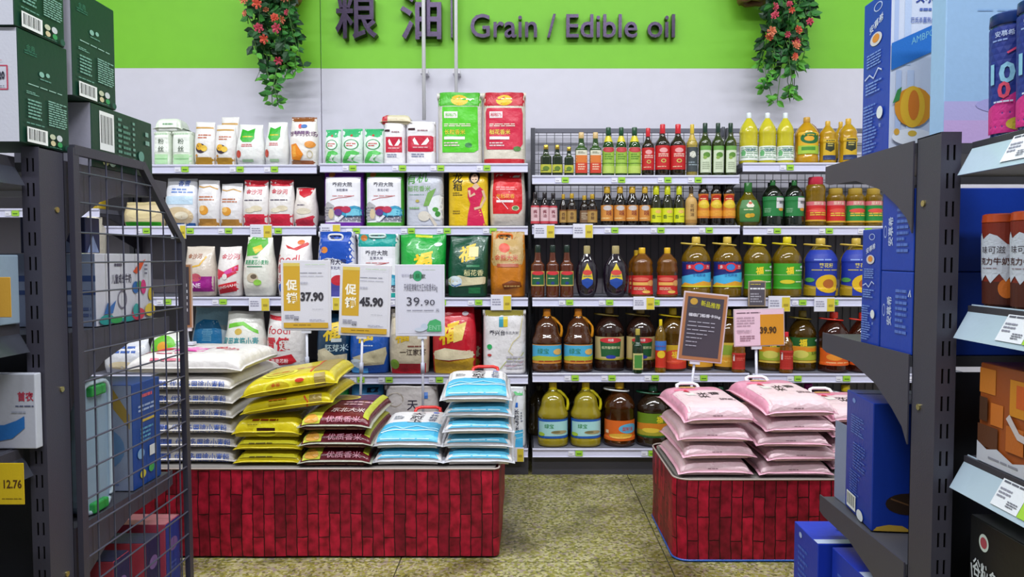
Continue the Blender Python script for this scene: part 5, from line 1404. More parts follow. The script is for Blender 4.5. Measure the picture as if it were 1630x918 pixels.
# ================================================================ price boards and cards
def board(name, label, x0, y0, x1, y1, Y, frame, face, prints, pole=None, base_z=None, roll=0.0, yaw=0.0, cat='sign', thick=.006, border=.012):
    c = W((x0 + x1) / 2, (y0 + y1) / 2, Y)
    w = W(x1, y0, Y).x - W(x0, y0, Y).x
    h = W(x0, y0, Y).z - W(x0, y1, Y).z
    root = empty(name, (c.x, Y, c.z))
    root.rotation_euler = (0, roll, yaw)
    tag(root, label, cat)
    MB().box(-w / 2, 0, -h / 2, w / 2, thick, h / 2).build('sleeve', M('plastic', frame), root, bevel=.002)
    fw, fh = w - 2 * border, h - 2 * border
    print_on(root, [('r', 0, 0, 1, 1, face)] + prints, fw, fh, lambda fx, fy, l: ((fx - .5) * fw, -l, (.5 - fy) * fh), L=9, name='printed_sheet', kind='flat')
    if pole is not None:
        px = W(pole, y1, Y).x - c.x
        mb = MB()
        zb = base_z - c.z
        mb.tube([(px + roll * 0, .012, -h / 2 + .01), (px, .012, zb + .012)], .0055, 8)
        mb.build('pole', M('plastic', 'c9c9d6'), root, True)
        MB().tube([(px, .012, -h / 2 - .16), (px, .012, -h / 2 - .115)], .009, 10).build('pole_joint', M('plastic', 'aeb0c0'), root, True)
        MB().box(px - .03, -.006, zb, px + .03, .03, zb + .012).build('pole_foot', M('plastic', 'c9c9d6'), root, bevel=.003)
        MB().box(px - .02, .002, -h / 2 - .012, px + .02, .014, -h / 2 + .008).build('pole_clip', M('plastic', 'd6d6e0'), root)
    return root
def promo(price, ref):
    return [('r', 0, 0, .37, .74, 'cba02c'), ('r', 0, 0, .37, .05, 'd8c060'), ('v', '促销', .185, .44, .17, 'f4efe2', {'gap': 1.18, 'bold': .03}), ('l', .08, .62, .28, .63, 1, 'e0c880'), ('t', price, .64, .52, .145, '35333c', {'bold': .05, 'w': .52}), ('l', .38, .15, .95, .165, 1, '68687a'), ('l', .38, .2, .9, .212, 1, '9a9aaa'),
            ('t', '促销价', .47, .31, .04, 'a8a8b8'), ('l', .64, .71, .92, .718, 1, '88889a'), ('l', .03, .8, .34, .87, 3, '8a8a9c'), ('t', ref, .28, .875, .025, '38363e', {'bold': .03}), ('l', .58, .87, .96, .9, 2, '9a9aaa'), ('r', 0, .92, 1, 1, 'cba02c'), ('l', .22, .95, .78, .975, 1, '8a6c20'), ('l', .5, .02, .95, .032, 1, 'a8cc90')]
board('price_board', 'promotion price board reading 37.90 above the yellow sacks', 447, 414, 527, 526, 3.12, 'd9d6de', 'd6d4de', promo('37.90', '37.90'), pole=487, base_z=TZ, roll=-.0)
board('price_board', 'promotion price board reading 45.90 between the two other boards', 540, 421, 622, 535, 3.10, 'd9d6de', 'd6d4de', promo('45.90', '45.90'), pole=578, base_z=TZ, roll=.04)
board('price_board', 'white price board reading 39.90 with green circle and apple', 629, 421, 708, 535, 3.10, 'd2d0dc', 'd2d0de', [('l', .55, .035, .9, .05, 1, 'a8b8a0'), ('e', .45, .13, .11, .08, '3a9a6a'), ('t', '鲜', .32, .135, .07, '5a6a60'), ('t', '果', .45, .135, .075, '2a7a4a'), ('t', '家', .58, .135, .07, '4a5a50'), ('t', '超优生', .18, .12, .04, 'b0aec0'),
    ('t', '天候星猪嘴优方正长粒香米5kg', .52, .31, .13, '5c5a6a', {'w': .76, 'bold': .0}), ('t', '39.', .38, .515, .13, '3e3c4a', {'bold': 0, 'w': .36}), ('t', '90', .72, .53, .085, '3e3c4a', {'bold': 0, 'w': .24}), ('l', .2, .645, .84, .665, 1, '7a7888'), ('t', '元', .9, .65, .045, '5a5868'),
    ('p', [(.66, .97), (.66, .88), (.72, .81), (.86, .78), (.98, .82), (.99, .97)], '48a868'), ('t', 'ENT', .84, .91, .07, '88c49c'), ('e', .6, .9, .08, .05, 'bcc6d8'), ('e', .5, .94, .12, .03, 'c4ccdc')], pole=672, base_z=TZ)
board('chalkboard_sign', 'brown wood-framed chalkboard sign with yellow and white handwriting on pole', 1083, 466, 1155, 576, 2.893, 'd0bcc4', 'a8714a', [('r', .07, .05, .93, .95, '46404a'), ('e', .22, .12, .09, .05, 'c49a3c'), ('l', .14, .2, .32, .21, 1, '68704a'), ('t', '新品推荐', .62, .15, .085, 'c8c430', {'skew': .08, 'w': .46}), ('t', '福临门稻香卡5kg', .5, .325, .06, 'd8d6e0', {'w': .76, 'bold': .025}),
    ('l', .14, .42, .84, .445, 1, 'b0aebc'), ('l', .12, .48, .84, .505, 1, 'b0aebc'), ('l', .12, .54, .84, .565, 1, 'b0aebc'), ('l', .12, .6, .66, .625, 1, 'b0aebc'), ('l', .12, .66, .5, .685, 1, 'b0aebc'), ('l', .12, .72, .5, .745, 1, 'b0aebc'), ('l', .12, .78, .38, .805, 1, 'b0aebc')], pole=1112, base_z=TZ2, roll=.1, border=.006)
board('price_card', 'pink and orange price card reading 39.90 on thin pole', 1168, 491, 1249, 551, 2.893, 'c9b6bc', 'e4c2d2', [('r', .52, .14, 1, 1, 'd08e24'), ('l', .04, .07, .52, .12, 1, '6a5060'), ('l', .04, .2, .44, .5, 4, 'b898a8'), ('l', .1, .72, .4, .9, 3, 'a07888'), ('t', '39.90', .68, .58, .2, '4a3418', {'bold': .04, 'w': .34}), ('l', .04, .56, .46, .66, 2, 'c0a0b0')], pole=1204, base_z=TZ2, roll=-.03, border=.004)
board('chalkboard_sign', 'narrow wood-framed chalkboard sign beside the wire side panel', 284, 420, 306, 522, 2.78, 'b8a090', '9a6a44', [('r', .1, .03, .86, .97, '3a343c'), ('l', .3, .3, .7, .9, 6, 'c8c8d0')], pole=295, base_z=TZ + .004 + 6 * .0515 + .076, border=.004)
board('chalkboard_sign', 'tiny chalkboard card hanging on the shelf rail between oil jugs', 1191, 447, 1219, 488, 3.48, 'b8a8a0', '9a8468', [('r', .05, .04, .95, .96, '544e58'), ('l', .1, .1, .7, .16, 1, 'c8b848'), ('l', .08, .26, .94, .38, 1, 'f0f0f4'), ('l', .1, .48, .8, .88, 4, 'a8a4b0')], border=.002, thick=.003)
def hang_card(label, x0, y0, x1, y1, row):
    board('price_card', label, x0, y0, x1, y1, ROWY[row] - .006, 'dcdcea', 'e0deec', [('r', .62, .06, 1, 1, 'd8c23c'), ('l', .06, .25, .5, .75, 3, '9896aa'), ('r', .7, .5, .92, .66, 'a8922c')], border=.002, thick=.003, cat='price card')
for l, a in (('hanging price card on the rail under the red-capped flour bags', (398, 357, 433, 379, 2)), ('hanging price card on the rail under the purple rice pack', (510, 356, 542, 379, 2)), ('hanging price card on the rail under the pink-labelled sauce bottles', (850, 357, 883, 379, 2)), ('hanging price card on the rail under the gold-capped sauce bottles', (912, 356, 944, 379, 2)),
             ('hanging price card on the rail under the leafy flour bag', (396, 473, 429, 495, 3)), ('hanging price card on the rail beside the 37.90 board', (512, 472, 541, 494, 3)), ('hanging price card on the rail under the orange rice sack', (781, 469, 814, 494, 3)), ('hanging price card on the rail under the red peanut oil label', (1008, 472, 1042, 493, 3)),
             ('hanging price card on the rail under the second corn oil jug', (1223, 471, 1258, 496, 3)), ('hanging price card on the rail under the blue sunflower sleeve', (1296, 473, 1329, 496, 3)), ('hanging price card on the far rail next to the wire panel', (272, 357, 296, 380, 2)), ('price card on the deck rail below the blue rice bag', (806, 712, 834, 735, 5))):
    hang_card(l, *a)
# ================================================================ gondola ends in front
def upright(name, label, x0, x1, y0, y1, z1, sx):
    """steel post with paired slots on the face towards the lens; sx: +1 when the aisle is on its +x side"""
    root = empty(name, ((x0 + x1) / 2, (y0 + y1) / 2, 0))
    tag(root, label, 'post')
    w, d = x1 - x0, y1 - y0
    mb = MB()
    t = .002
    mb.box(-w / 2, -d / 2 + t, 0, -w / 2 + t, d / 2, z1)
    mb.box(w / 2 - t, -d / 2 + t, 0, w / 2, d / 2, z1)
    mb.box(-w / 2, d / 2 - t, 0, w / 2, d / 2, z1)
    mb.box(-w / 2, -d / 2 + t, z1 - t, w / 2, d / 2, z1)
    sl = .0042
    cx = (-.0058, .0058)
    xs = [-w / 2, cx[0] - sl / 2, cx[0] + sl / 2, cx[1] - sl / 2, cx[1] + sl / 2, w / 2]
    for a, b in ((0, 1), (2, 3), (4, 5)):
        mb.box(xs[a], -d / 2, 0, xs[b], -d / 2 + t, z1)
    z = z1 - .05
    prev = z1
    while z > 0:
        for a, b in ((1, 2), (3, 4)):
            mb.box(xs[a], -d / 2, z + .027 if prev == z1 else z + .027, xs[b], -d / 2 + t, prev)
        prev = z
        z -= .05
    mb.build('post_shell', M('paint', '3f3d4a'), root)
    MB().box(-w / 2 + .003, -d / 2 + .012, .01, w / 2 - .003, d / 2 - .003, z1 - .006).build('slot_shade_fill', M('flat', '141416'), root)  # near-black filler in the hollow post, shade behind the slots put into its colour
    for zz in (1.14, .76, .36):
        s = MB()
        s.tube([(sx * w / 2, .012, zz), (sx * (w / 2 + .003), .012, zz)], .006, 10)
        s.build('screw', M('chrome', 'c8b878'), root)
    return root
upright('gondola_post', 'slotted grey steel post beside the wire side panel', -1.021, -.985, 1.49, 1.57, 1.264, 1)
upright('gondola_post', 'slotted grey steel post beside the blue milk cartons', .74, .776, 1.306, 1.386, 1.263, -1)

def end_unit(label, xa, xb, y0, y1, levels, edge):
    """end-cap shelving that faces the wall; edge: x of the bracket plates on the aisle side"""
    root = empty('end_shelving', ((xa + xb) / 2, (y0 + y1) / 2, 0))
    tag(root, label, 'shelf')
    cx, cy = root.location.x, root.location.y
    s = 1 if edge < 0 else -1
    for z in levels:
        sh = MB().box(xa - cx + (.004 if s < 0 else 0), y0 - cy, z - .02, xb - cx - (.004 if s > 0 else 0), y1 - cy, z).build('shelf', M('paint', '4a4a52'), root)
        pl = [(y0, z + .004), (y1 + .004, z + .004), (y1 + .004, z - .036), (y1 - .02, z - .042), (y0 + .24, z - .046), (y0 + .13, z - .075), (y0 + .06, z - .112), (y0 + .02, z - .14), (y0, z - .17)]
        e0 = edge - s * .0
        MB().prism([(p[0] - cy, p[1]) for p in pl], edge - cx, edge - cx - s * .003, 'x').build('bracket', M('paint', '44424f'), sh)
        MB().box(xa - cx + .004, y1 - cy + .001, z - .038, xb - cx - .004, y1 - cy + .006, z - .002).build('price_rail', M('plastic', 'b4b2bc'), sh)
    MB().box((xa if s > 0 else xa + .05) - cx, y0 - cy - .003, .1, (xb - .04 if s > 0 else xb) - cx, y0 - cy - .001, levels[1] - .03).build('back_panel', M('paint', '25262f'), root)
    MB().box(xa - cx, y0 - cy, .0, xb - cx, y1 - cy + .03, .1).build('base_deck', M('paint', '4a4850'), root)
    return root
end_unit('grey end shelving with brackets behind the wire side panel', -1.75, -.988, 1.575, 2.02, (1.243, .872, .44), -.988)
end_unit('grey end shelving holding the blue milk cartons', .735, 1.72, 1.39, 1.79, (1.256, .851, .446), .735)

# wire side panel on the end shelving by the green boxes
root = empty('wire_side_panel', (-.975, 1.84, 0))
tag(root, 'dark grey wire mesh side panel with angled corner on the end shelving', 'wire panel')
out = [(1.588, .06), (1.588, 1.272), (1.872, 1.272), (2.075, 1.085), (2.088, .06)]
for a, b in zip(out, out[1:] + out[:1]):
    fr = MB()
    d = Vector((0, b[0] - a[0], b[1] - a[1])).normalized()
    n = Vector((0, -d.z, d.y)) * .0105
    A, B = Vector((0, a[0] - 1.84, a[1])) - d * .004, Vector((0, b[0] - 1.84, b[1])) + d * .004
    tk = .006 + .0004 * out.index(a)
    vs = []
    for p in (A, B):
        for sx, sn in ((-tk, -1), (tk, -1), (tk, 1), (-tk, 1)):
            vs.append(p + n * sn + Vector((sx, 0, 0)))
    fr.add(vs, [(0, 1, 2, 3), (7, 6, 5, 4), (0, 4, 5, 1), (1, 5, 6, 2), (2, 6, 7, 3), (3, 7, 4, 0)])
    fr.build('frame_bar', M('paint', '3c3a48'), root)
def ztop_at(y):
    return 1.272 if y < 1.872 else 1.272 - (y - 1.872) / .203 * .187
y = 1.645
while y < 2.06:
    MB().tube([(0, y - 1.84, .06), (0, y - 1.84, ztop_at(y))], .0022, 6).build('wire', M('paint', '4a4a5c'), root)
    y += .066
z = 1.225
while z > .1:
    ye = 2.08 if z < 1.085 else 1.872 + (1.272 - z) / .187 * .203
    MB().tube([(.004, 1.588 - 1.84, z), (.004, ye - 1.84, z)], .0022, 6).build('wire', M('paint', '4a4a5c'), root)
    z -= .0655

# ---------------------------------------------------------------- green milk boxes
DG = '0d3a2b'
def green_face(lying=False):
    if lying:
        return [('b', .12, .08, .34, .7), ('e', .2, .88, .05, .06, 'c8c890'), ('e', .3, .88, .05, .06, 'b8d0c0'), ('l', .4, .1, .46, .9, 9, '6a9a88'), ('l', .48, .2, .6, .9, 8, '5a8a78'), ('l', .64, .1, .68, .9, 9, '7aa898'), ('e', .78, .65, .05, .09, '68988a'), ('l', .86, .2, .94, .5, 2, '88b0a4')]
    return [('t', '金典', .24, .14, .055, '3a7a60', {'bold': 0}), ('l', .12, .17, .38, .21, 2, '32705a'), ('e', .44, .34, .05, .025, '88b8a8'), ('e', .56, .33, .04, .02, '88b8a8'), ('l', .4, .38, .62, .4, 1, '68988a'), ('l', .16, .46, .92, .475, 1, 'a8ccc0'), ('l', .12, .53, .36, .56, 2, '78a898'), ('l', .14, .6, .4, .78, 6, '78a898'), ('l', .54, .56, .92, .8, 11, '88b4a6'), ('l', .1, .81, .48, .83, 1, '68988a'),
            ('b', .1, .85, .5, .985), ('e', .6, .89, .06, .025, 'c8ccb0'), ('e', .74, .89, .06, .03, 'd0d4d8'), ('e', .6, .95, .05, .025, 'd8c8a0'), ('e', .74, .95, .05, .025, '3a9a5a'), ('e', .9, .97, .05, .03, '28584a'), ('l', .52, .985, .8, .993, 1, '68988a')]
def green_front():
    return [('r', .66, .33, .90, .342, 'c04860'), ('r', .66, .535, .90, .547, 'c04860'), ('r', .89, .336, .905, .541, 'c04860'), ('t', '120', .83, .42, .07, '28283a', {'bold': .04, 'w': .085}), ('l', .68, .47, .88, .5, 1, '78788a'), ('l', .7, .51, .87, .525, 1, '78788a'), ('l', .78, .29, .86, .3, 1, 'c88890')]
carton('milk_box', 'dark green milk box standing on the gondola top with 120 on white face', -1.19, 1.447, 1.267, -.992, 1.603, 1.49, DG, {'right': green_face(), 'front': green_front()}, colours={'front': 'cfd0dc'}, group='dark green milk boxes')
carton('milk_box', 'dark green milk box stacked on the one showing 120, cut by the top edge', -1.19, 1.44, 1.491, -.992, 1.596, 1.715, DG, {'right': green_face()}, colours={'front': 'cfd0dc'}, group='dark green milk boxes')
carton('milk_box', 'dark green milk box lying on its side on the end shelf', -1.17, 1.685, 1.248, -.992, 1.958, 1.394, DG, {'right': green_face(True)}, colours={'front': 'b4b2c4'}, group='dark green milk boxes')
carton('milk_box', 'dark green milk box standing on the sideways one', -1.15, 1.622, 1.396, -.993, 1.792, 1.635, DG, {'right': green_face()}, colours={'front': 'c4c2d2'}, group='dark green milk boxes')
# ---------------------------------------------------------------- on the end shelves behind the wire
carton('milk_box', 'white childrens milk carton with bright birds and eggs behind wire', -1.25, 1.735, .874, -1.02, 2.0, 1.049, 'd4d2e0', {'right': [('t', '儿童成长牛奶', .42, .36, .14, '3a3450', {'w': .34}), ('l', .3, .14, .48, .22, 1, '5a5468'), ('o', .42, .66, .08, .14, .2, '7a7488'), ('p', [(.62, .26), (.74, .14), (.86, .08), (.76, .24), (.68, .3)], 'e05a34'), ('e', .66, .5, .06, .09, '3068b0'), ('e', .72, .46, .04, .06, '48a050'), ('e', .8, .5, .05, .11, 'd83a80'), ('e', .94, .62, .05, .1, 'e0c030'), ('p', [(.1, .84), (.16, .68), (.2, .74), (.3, .66), (.24, .84)], '3a70b8'),
    ('e', .14, .92, .12, .07, '2a9a98'), ('e', .3, .94, .1, .05, '38a858'), ('e', .5, .95, .12, .04, '2a9a98'), ('e', .68, .9, .12, .09, 'd04058'), ('e', .64, .84, .06, .1, '38a0a0'), ('e', .9, .86, .1, .1, 'e8c848'), ('l', .8, .16, .86, .34, 3, '68647a')], 'front': [('r', 0, .3, 1, .38, '38508a'), ('r', 0, .5, 1, .56, '38508a'), ('l', .5, .65, .95, .9, 3, '5a6a98')]}, colours={'front': '8a98b8'})
carton('milk_box', 'dark navy pack standing on the childrens milk carton', -1.2, 1.74, 1.05, -1.045, 1.80, 1.135, '1c2450', {'right': [('p', [(.1, .98), (.5, .5), (.9, .98)], '8a98c0')], 'front': [('p', [(.2, .98), (.6, .5), (.95, .98)], '7a88b0')]})
carton('appliance_box', 'blue and white carton with gold corner ribbon behind the wire panel', -1.2, 1.844, .442, -1.0, 1.986, .715, '1e4a9c', {'right': [('l', .3, .12, .7, .18, 1, 'e06070'), ('l', .2, .22, .8, .3, 2, 'a8b8e0'), ('r', .3, .36, .75, .385, 'd8b850'), ('l', .25, .44, .75, .6, 4, '68a8d0'), ('e', .25, .68, .12, .05, '88b0e0'), ('r', .55, .64, .8, .74, 'e8e8f0'), ('e', .3, .88, .1, .04, 'd0c040'), ('e', .6, .86, .1, .04, '48a858')], 'front': [('p', [(.55, 0.02), (.75, .02), (.97, .28), (.97, .42)], 'b09448'), ('e', .6, .6, .3, .2, '6a90c0'), ('l', .5, .93, .95, .96, 1, '7080b0')]}, colours={'front': '9aa6c4'})
root = empty('storage_bin', (-1.075, 1.70, .442))
tag(root, 'clear plastic storage bin on end with green clips behind the wire panel', 'container')
pts = []
for (ax, az, a0) in ((.045, .04, math.pi), (.045, .04, 1.5 * math.pi), (.045, .27, 0), (.045, .27, .5 * math.pi)):
    for i in range(5):
        a = a0 + math.pi / 2 * i / 4
        sx = -1 if a0 in (math.pi, .5 * math.pi) else 1
        pts.append((sx * .0 + (.03 * math.cos(a)) + (-.03 if sx < 0 else .03), az + .035 * math.sin(a)))
MB().prism(pts, -.065, .065, 'x').build('bin_body', M('plastic', '8ea4bc'), root)
mb = MB()
mb.tube([(.067, p[0] * .95, p[1]) for p in pts], .006, 6, closed=True)
mb.build('bin_rim', M('plastic', 'b8c8d8'), root, True)
for zz in (.012, .285):
    MB().box(.058, -.03, zz - .01, .078, .03, zz + .014).build('clip', M('plastic', '2f9a48'), root, bevel=.004)
for i, (ya, yb, zt_, c, l) in enumerate(((2.0, 2.085, .296, 'c4506c', 'pink and navy carton at the far end of the base deck'), (1.895, 1.968, .285, 'c04a5c', 'pink and navy carton in the middle of the base deck'), (1.745, 1.815, .30, 'b84858', 'pink and navy carton close to the steel post on the base deck'))):
    carton('cosmetic_box', l, -1.2, ya, .102, -1.0, yb, zt_, c, {'right': [('e', .5, .35, .3, .1, '7a5a98'), ('l', .3, .6, .7, .8, 3, '4a58a8')]}, colours={'right': '201c50' if i else '2a3a90', 'top': ('d8808e', '3a3858', '282848')[i]}, group='pink and navy cartons on the base deck')
# ---------------------------------------------------------------- near gondola on the green box side
def aisle_unit(label, xa, xb, levels, y0, y1, edge):
    root = empty('aisle_shelving', ((xa + xb) / 2, (y0 + y1) / 2, 0))
    tag(root, label, 'shelf')
    cx, cy = root.location.x, root.location.y
    s = 1 if edge < 0 else -1
    for z in levels:
        sh = MB().box(xa - cx, y0 - cy, z - .022, xb - cx, y1 - cy, z).build('shelf', M('paint', '3c3a42'), root)
        e = edge - cx
        MB().prism([(e - s * .012, z + .002), (e + s * .018, z - .054), (e + s * .02, z - .058), (e + s * .013, z - .058), (e - s * .02, z - .01)], y0 - cy, y1 - cy, 'y').build('price_rail', M('plastic', 'a9bccb' if s < 0 else '3c3e48'), sh)
        if s < 0:
            for yy in (1.13, .98):
                fn = lambda fx, fy, l, z=z, yy=yy: (e - s * .012 + s * (.03 * fy) + s * (l + .001), yy - cy + (.5 - fx) * .12, z + .002 - fy * .056 + .0005)
                print_on(sh, [('r', 0.02, .12, .55, .92, 'dfe2ea'), ('r', .56, .12, 1, .92, '9cc83c'), ('l', .06, .2, .5, .3, 1, '5a5a68'), ('l', .06, .4, .3, .7, 3, '8a8a9a'), ('l', .3, .66, .5, .84, 3, '6a6a78')], .12, .056, fn, L=9, name='price_tag', kind='flat')
    MB().box(xa - cx if s > 0 else xb - cx - .02, y0 - cy, 0, xa - cx + .02 if s > 0 else xb - cx, y1 - cy, max(levels)).build('back_panel', M('paint', '3a3a44'), root)
    MB().box(xa - cx, y0 - cy, 0, xb - cx, y1 - cy, .1).build('base_deck', M('paint', '3a3a42'), root)
    return root
aisle_unit('dark grey aisle shelving whose end shows beside the slotted post', -1.5, -1.03, (1.243, .905, .65), .6, 1.484, -1.03)
carton('milk_box', 'slim teal and white carton wedged beside the slotted post', -1.075, 1.40, .907, -1.022, 1.475, 1.045, '8a9cb0', {'front': [('v', '牛奶', .6, .4, .18, '2a4a90'), ('p', [(.1, .62), (.9, .5), (.9, .58), (.1, .7)], 'b83a48'), ('r', .1, .76, .9, .8, '3a68a8'), ('e', .25, .86, .1, .06, 'c04858')]})
board('price_card', 'orange price flag on the shelf edge beside the slim carton', -8, 441, 17, 505, 1.375, 'c89a3c', 'cf9d3a', [], border=.001, thick=.002, cat='price card')
carton('milk_box', 'white carton with blue swoosh and red lettering beside the slotted post', -1.15, 1.466, .652, -.99, 1.486, .805, 'c4c6d4', {'front': [('t', '首农', .88, .3, .13, 'b83a50', {'w': .2, 'bold': .03}), ('l', .75, .42, .98, .45, 1, '5a6080'), ('p', [(.5, .9), (.7, .86), (.86, .72), (.86, .56), (.76, .62), (.6, .68), (.5, .68)], '2f74c0'), ('l', .7, .5, .9, .53, 1, '9aa0b4')]})
board('price_card', 'yellow price flag reading 12.76 on the lower shelf edge', -12, 737, 38, 803, 1.372, 'd4b41c', 'd8b81c', [('t', '12.76', .66, .5, .22, '5a3a14', {'bold': .03, 'w': .6}), ('l', .3, .85, .95, .89, 1, '8a7014')], border=.001, thick=.002, cat='price card')
# ---------------------------------------------------------------- blue cartons on the end shelving
BL = '163fae'
side_txt = [('o', .55, .065, .16, .028, .2, 'b8c8f0'), ('t', '安慕希', .5, .165, .05, 'd8e0f4', {'w': .5, 'skew': -.1}), ('e', .5, .26, .22, .04, 'd8d4d8'), ('e', .5, .255, .13, .026, 'e09038'), ('l', .18, .34, .7, .43, 5, '7a98dc'), ('a', [(.12, .49), (.3, .47), (.45, .5), (.62, .45), (.75, .47)], .01, 'c8d4f0'), ('l', .16, .52, .75, .6, 4, '7a98dc'), ('l', .1, .66, .6, .97, 15, '6a8ad4'), ('e', .72, .73, .11, .038, 'e4e8ee'), ('t', '安', .74, .81, .025, 'a8bce8')]
carton('yogurt_carton', 'tall blue yogurt carton with apricot picture on the end shelf top', .78, 1.578, 1.262, .90, 1.702, 1.615, BL, {'left': side_txt, 'front': [('r', .06, 0, .14, .47, 'b4c4e8'), ('r', .24, 0, .36, .47, 'c0d0ee'), ('t', '安慕', .6, .05, .1, '28409a', {'w': .34}), ('l', .5, .13, .8, .16, 1, '5870b8'), ('t', '巴氏杀菌热处理', .6, .2, .035, '5a70b8', {'w': .5}), ('r', .1, .5, .2, .86, 'b8c8ea'), ('r', .3, .5, .42, .86, 'c4d2ee'), ('p', [(.01, .34), (.8, .22), (.8, .38), (.01, .5)], '1f6ec4'), ('t', 'AMBPO', .56, .30, .04, '7ab8d0', {'w': .4, 'skew': -.15, 'bold': 0}),
    ('e', .42, .72, .34, .12, 'e0921c'), ('e', .40, .72, .22, .125, 'eab628'), ('e', .42, .71, .1, .09, 'd87818'), ('p', [(.04, .7), (.12, .62), (.2, .6), (.16, .68)], '3a8a48'), ('e', .4, .9, .36, .05, 'eef0f6'), ('e', .4, .88, .08, .018, 'e0b840'), ('e', .12, .87, .05, .02, 'e0a838')]}, colours={'front': 'd6dcee'})
carton('yogurt_carton', 'pale sky-blue carton with pink cloud base behind the slotted post', .803, 1.412, 1.259, 1.10, 1.462, 1.62, '9cc0e6', {'front': [('r', 0, .78, 1, .9, 'b4aee0'), ('r', 0, .88, 1, 1, 'c4a8dc'), ('e', .5, .8, .3, .05, 'a8a4dc'), ('l', .2, .3, .9, .31, 1, '88aed8'), ('e', .96, .03, .3, .08, '48b0e0'), ('e', .98, .02, .14, .05, 'e8eef8')]}, colours=None)
rot_face = [('o', .12, .5, .05, .08, .2, 'a8b8e8'), ('t', '安慕希', .3, .5, .12, 'c8d4f0', {'rot': -math.pi / 2}), ('l', .5, .22, .85, .8, 8, '5878cc'), ('a', [(.9, .3), (.95, .22), (.97, .3)], .02, 'd0dcf4')]
for i, (za, zb, l) in enumerate(((.852, 1.012, 'blue yogurt carton on its side, lower of two by the slotted post'), (1.013, 1.172, 'blue yogurt carton on its side, upper of two by the slotted post'))):
    carton('yogurt_carton', l, .742, 1.394, za, 1.02, 1.518, zb, BL, {'left': rot_face}, group='blue yogurt cartons lying on the middle shelf')
carton('yogurt_carton', 'blue yogurt carton standing upright on the middle end shelf', .745, 1.53, .852, .95, 1.612, 1.10, BL, {'left': side_txt}, group=None)
carton('yogurt_carton', 'blue carton with coffee bean picture on the lower end shelf', .757, 1.545, .449, .935, 1.712, .727, '1236a0', {'left': [('e', .3, .06, .06, .02, '7a98dc'), ('l', .2, .18, .7, .34, 8, '5a78c8'), ('l', .3, .4, .75, .62, 9, '4a68c0'), ('l', .2, .64, .6, .86, 10, '4a68c0'), ('b', .1, .84, .45, .97), ('e', .62, .96, .12, .045, 'e8ecf2')], 'front': [('e', .42, .78, .26, .085, '2c1c14'), ('a', [(.22, .74), (.4, .78), (.62, .83)], .012, '6a4a30'), ('p', [(.02, .995), (.06, .965), (.2, .945), (.36, .95), (.48, .995)], 'c8a23c')], 'top': [('r', .02, .3, .98, .34, '0c2470')]}, rz=-.1)
for i, (ya, yb, xa, l) in enumerate(((1.745, 1.90, .713, 'deep blue carton on the floor under the end shelving, farther one'), (1.56, 1.732, .722, 'deep blue carton on the floor under the end shelving, nearer one'))):
    carton('milk_box', l, xa, ya, .102, .72 + .26, yb, .344, '1634b0', {'top': [('r', .0, .82, .9, .99, 'b8c4e4'), ('p', [(.3, .4), (.7, .4), (.62, .56), (.38, .56)], '0a1c60')], 'left': [('l', .2, .2, .6, .7, 8, '4060c8'), ('e', .3, .08, .06, .03, 'a8b8e8')]}, group='deep blue cartons under the end shelving') if i == 0 else carton('milk_box', l, xa + .02, ya, .102, .99, yb, .342, '1634b0', {'top': [('r', .0, .82, .9, .99, 'b8c4e4')], 'left': [('l', .2, .2, .6, .7, 8, '4060c8')]}, group='deep blue cartons under the end shelving')
o = MB().box(-.0015, -.05, 0, .0015, .05, .19).build('shelf_divider', M('plastic', '8a94b4'), None, loc=(.77, 1.735 + .003, .448))
tag(o, 'translucent plastic shelf divider beside the coffee bean carton', 'divider')
# ---------------------------------------------------------------- near gondola on the blue carton side
aisle_unit('dark grey aisle shelving with tilted price rails holding yogurt cups', .79, 1.3, (1.243, .955, .685, .30), .6, 1.298, .785)
for i, (yy, l) in enumerate(((1.252, 'blue yogurt cup bottle with pink base, beside the pale blue carton'), (1.182, 'blue yogurt cup bottle with pink base, cut by the picture edge'))):
    bottle('yogurt_cup', l, .822, yy, 1.245, .060, .205, 'cup', '1c3478', '16306c', (.02, .88, 88, '1c2f86', [('p', [(0, .78), (.3, .72), (.6, .64), (1, .5), (1, 1), (0, 1)], 'cc2a84'), ('e', .7, .92, .2, .06, 'd0b83c'), ('l', .25, .12, .6, .15, 1, '88a0d8'), ('t', '安慕希', .45, .07, .055, 'b8c8e8', {'w': .3}), ('t', '10', .42, .44, .2, '88c0dc', {'bold': .03}), ('t', '0', .46, .6, .16, 'd04060', {'bold': .03}), ('a', [(.5, .26), (.7, .2), (.95, .08)], .02, 'd04070'), ('l', .3, .7, .6, .73, 1, 'c8d0e8')]), kind='sauce', rz=-.7, group='blue yogurt cups')
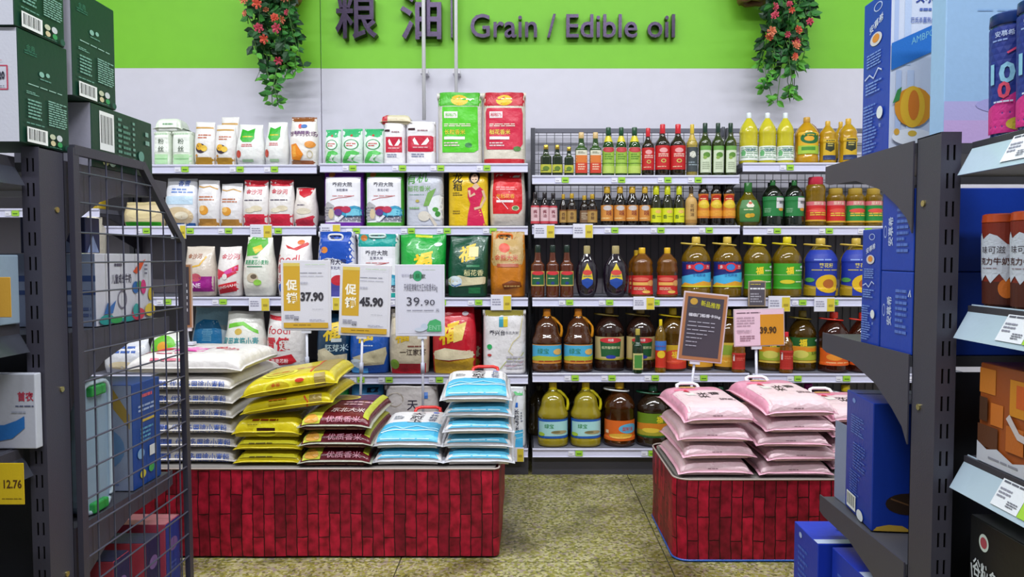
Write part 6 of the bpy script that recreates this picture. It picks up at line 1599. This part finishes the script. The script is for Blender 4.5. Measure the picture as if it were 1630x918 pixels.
for i, (yy, l) in enumerate(((1.26, 'chocolate milk pack with white splash beside the blue cartons'), (1.185, 'chocolate milk pack with white splash, cut by the picture edge'))):
    bottle('milk_pack', l, .826, yy, .957, .064, .158, 'cup', '5a2010', 'b8481c', (.02, .9, 88, '7a2412', [('r', .0, .72, 1, 1, '4a1c10'), ('e', .62, .8, .14, .12, 'c86a20'), ('p', [(.05, .2), (.14, .12), (.2, .2), (.34, .13), (.46, .16), (.6, .26), (.78, .3), (.85, .42), (.75, .5), (.84, .64), (.7, .6), (.6, .72), (.5, .62), (.36, .74), (.26, .64), (.14, .72), (.05, .62)], 'c4cad8'), ('t', '味可滋', .38, .33, .09, '4a4048', {'w': .4, 'bold': 0}), ('t', '克力牛奶', .4, .47, .09, '4a1c18', {'w': .5}), ('l', .2, .55, .6, .57, 1, '8a7078'), ('e', .8, .1, .12, .05, 'c8481c')]), kind='sauce', rz=-.75, group='chocolate milk packs', cat='carton')
carton('milk_box', 'orange checked milk carton with white strap on the lower aisle shelf', .797, 1.0, .687, 1.0, 1.268, .858, '9a4c1c', {'left': [('r', .0, .05, .16, .3, 'c8782a'), ('r', .12, .38, .24, .6, 'c87028'), ('r', .3, .1, .55, .45, 'cc8420'), ('r', .36, .14, .5, .36, 'c85a20'), ('r', .62, .05, .78, .3, 'c8782a'), ('r', .0, .62, .2, .84, '5a3420'), ('r', .28, .55, .44, .8, 'b86424'), ('p', [(0, .8), (.1, .86), (.2, .82), (.35, .9), (.5, .84), (.62, .92), (.62, 1), (0, 1)], 'c4c6d4'), ('r', .02, .34, .1, .58, '4a2c1c'), ('l', .12, .92, .4, .96, 1, '8a8a9a'), ('a', [(.3, .46), (.4, .62), (.6, .66)], .07, 'c8bcc0')]})
carton('milk_box', 'black carton with white brush characters and round emblem on bottom shelf', .797, 1.02, .302, 1.0, 1.285, .582, '1a1a1c', {'left': [('e', .15, .13, .05, .055, 'd0dcd8'), ('e', .15, .13, .034, .035, 'b04a58'), ('t', '谷粒多', .17, .32, .12, 'ccd2d8', {'w': .25, 'skew': .12, 'bold': .02}), ('a', [(.03, .3), (.05, .42), (.16, .46), (.3, .43)], .012, 'ccd2d8'), ('l', .08, .5, .24, .54, 1, '9aa0a8'), ('p', [(.5, .62), (.7, .5), (.72, .56), (.52, .7)], 'c8b448')]}, colours={'top': '6a6c70'})
bpy.data.scenes.remove(LET)
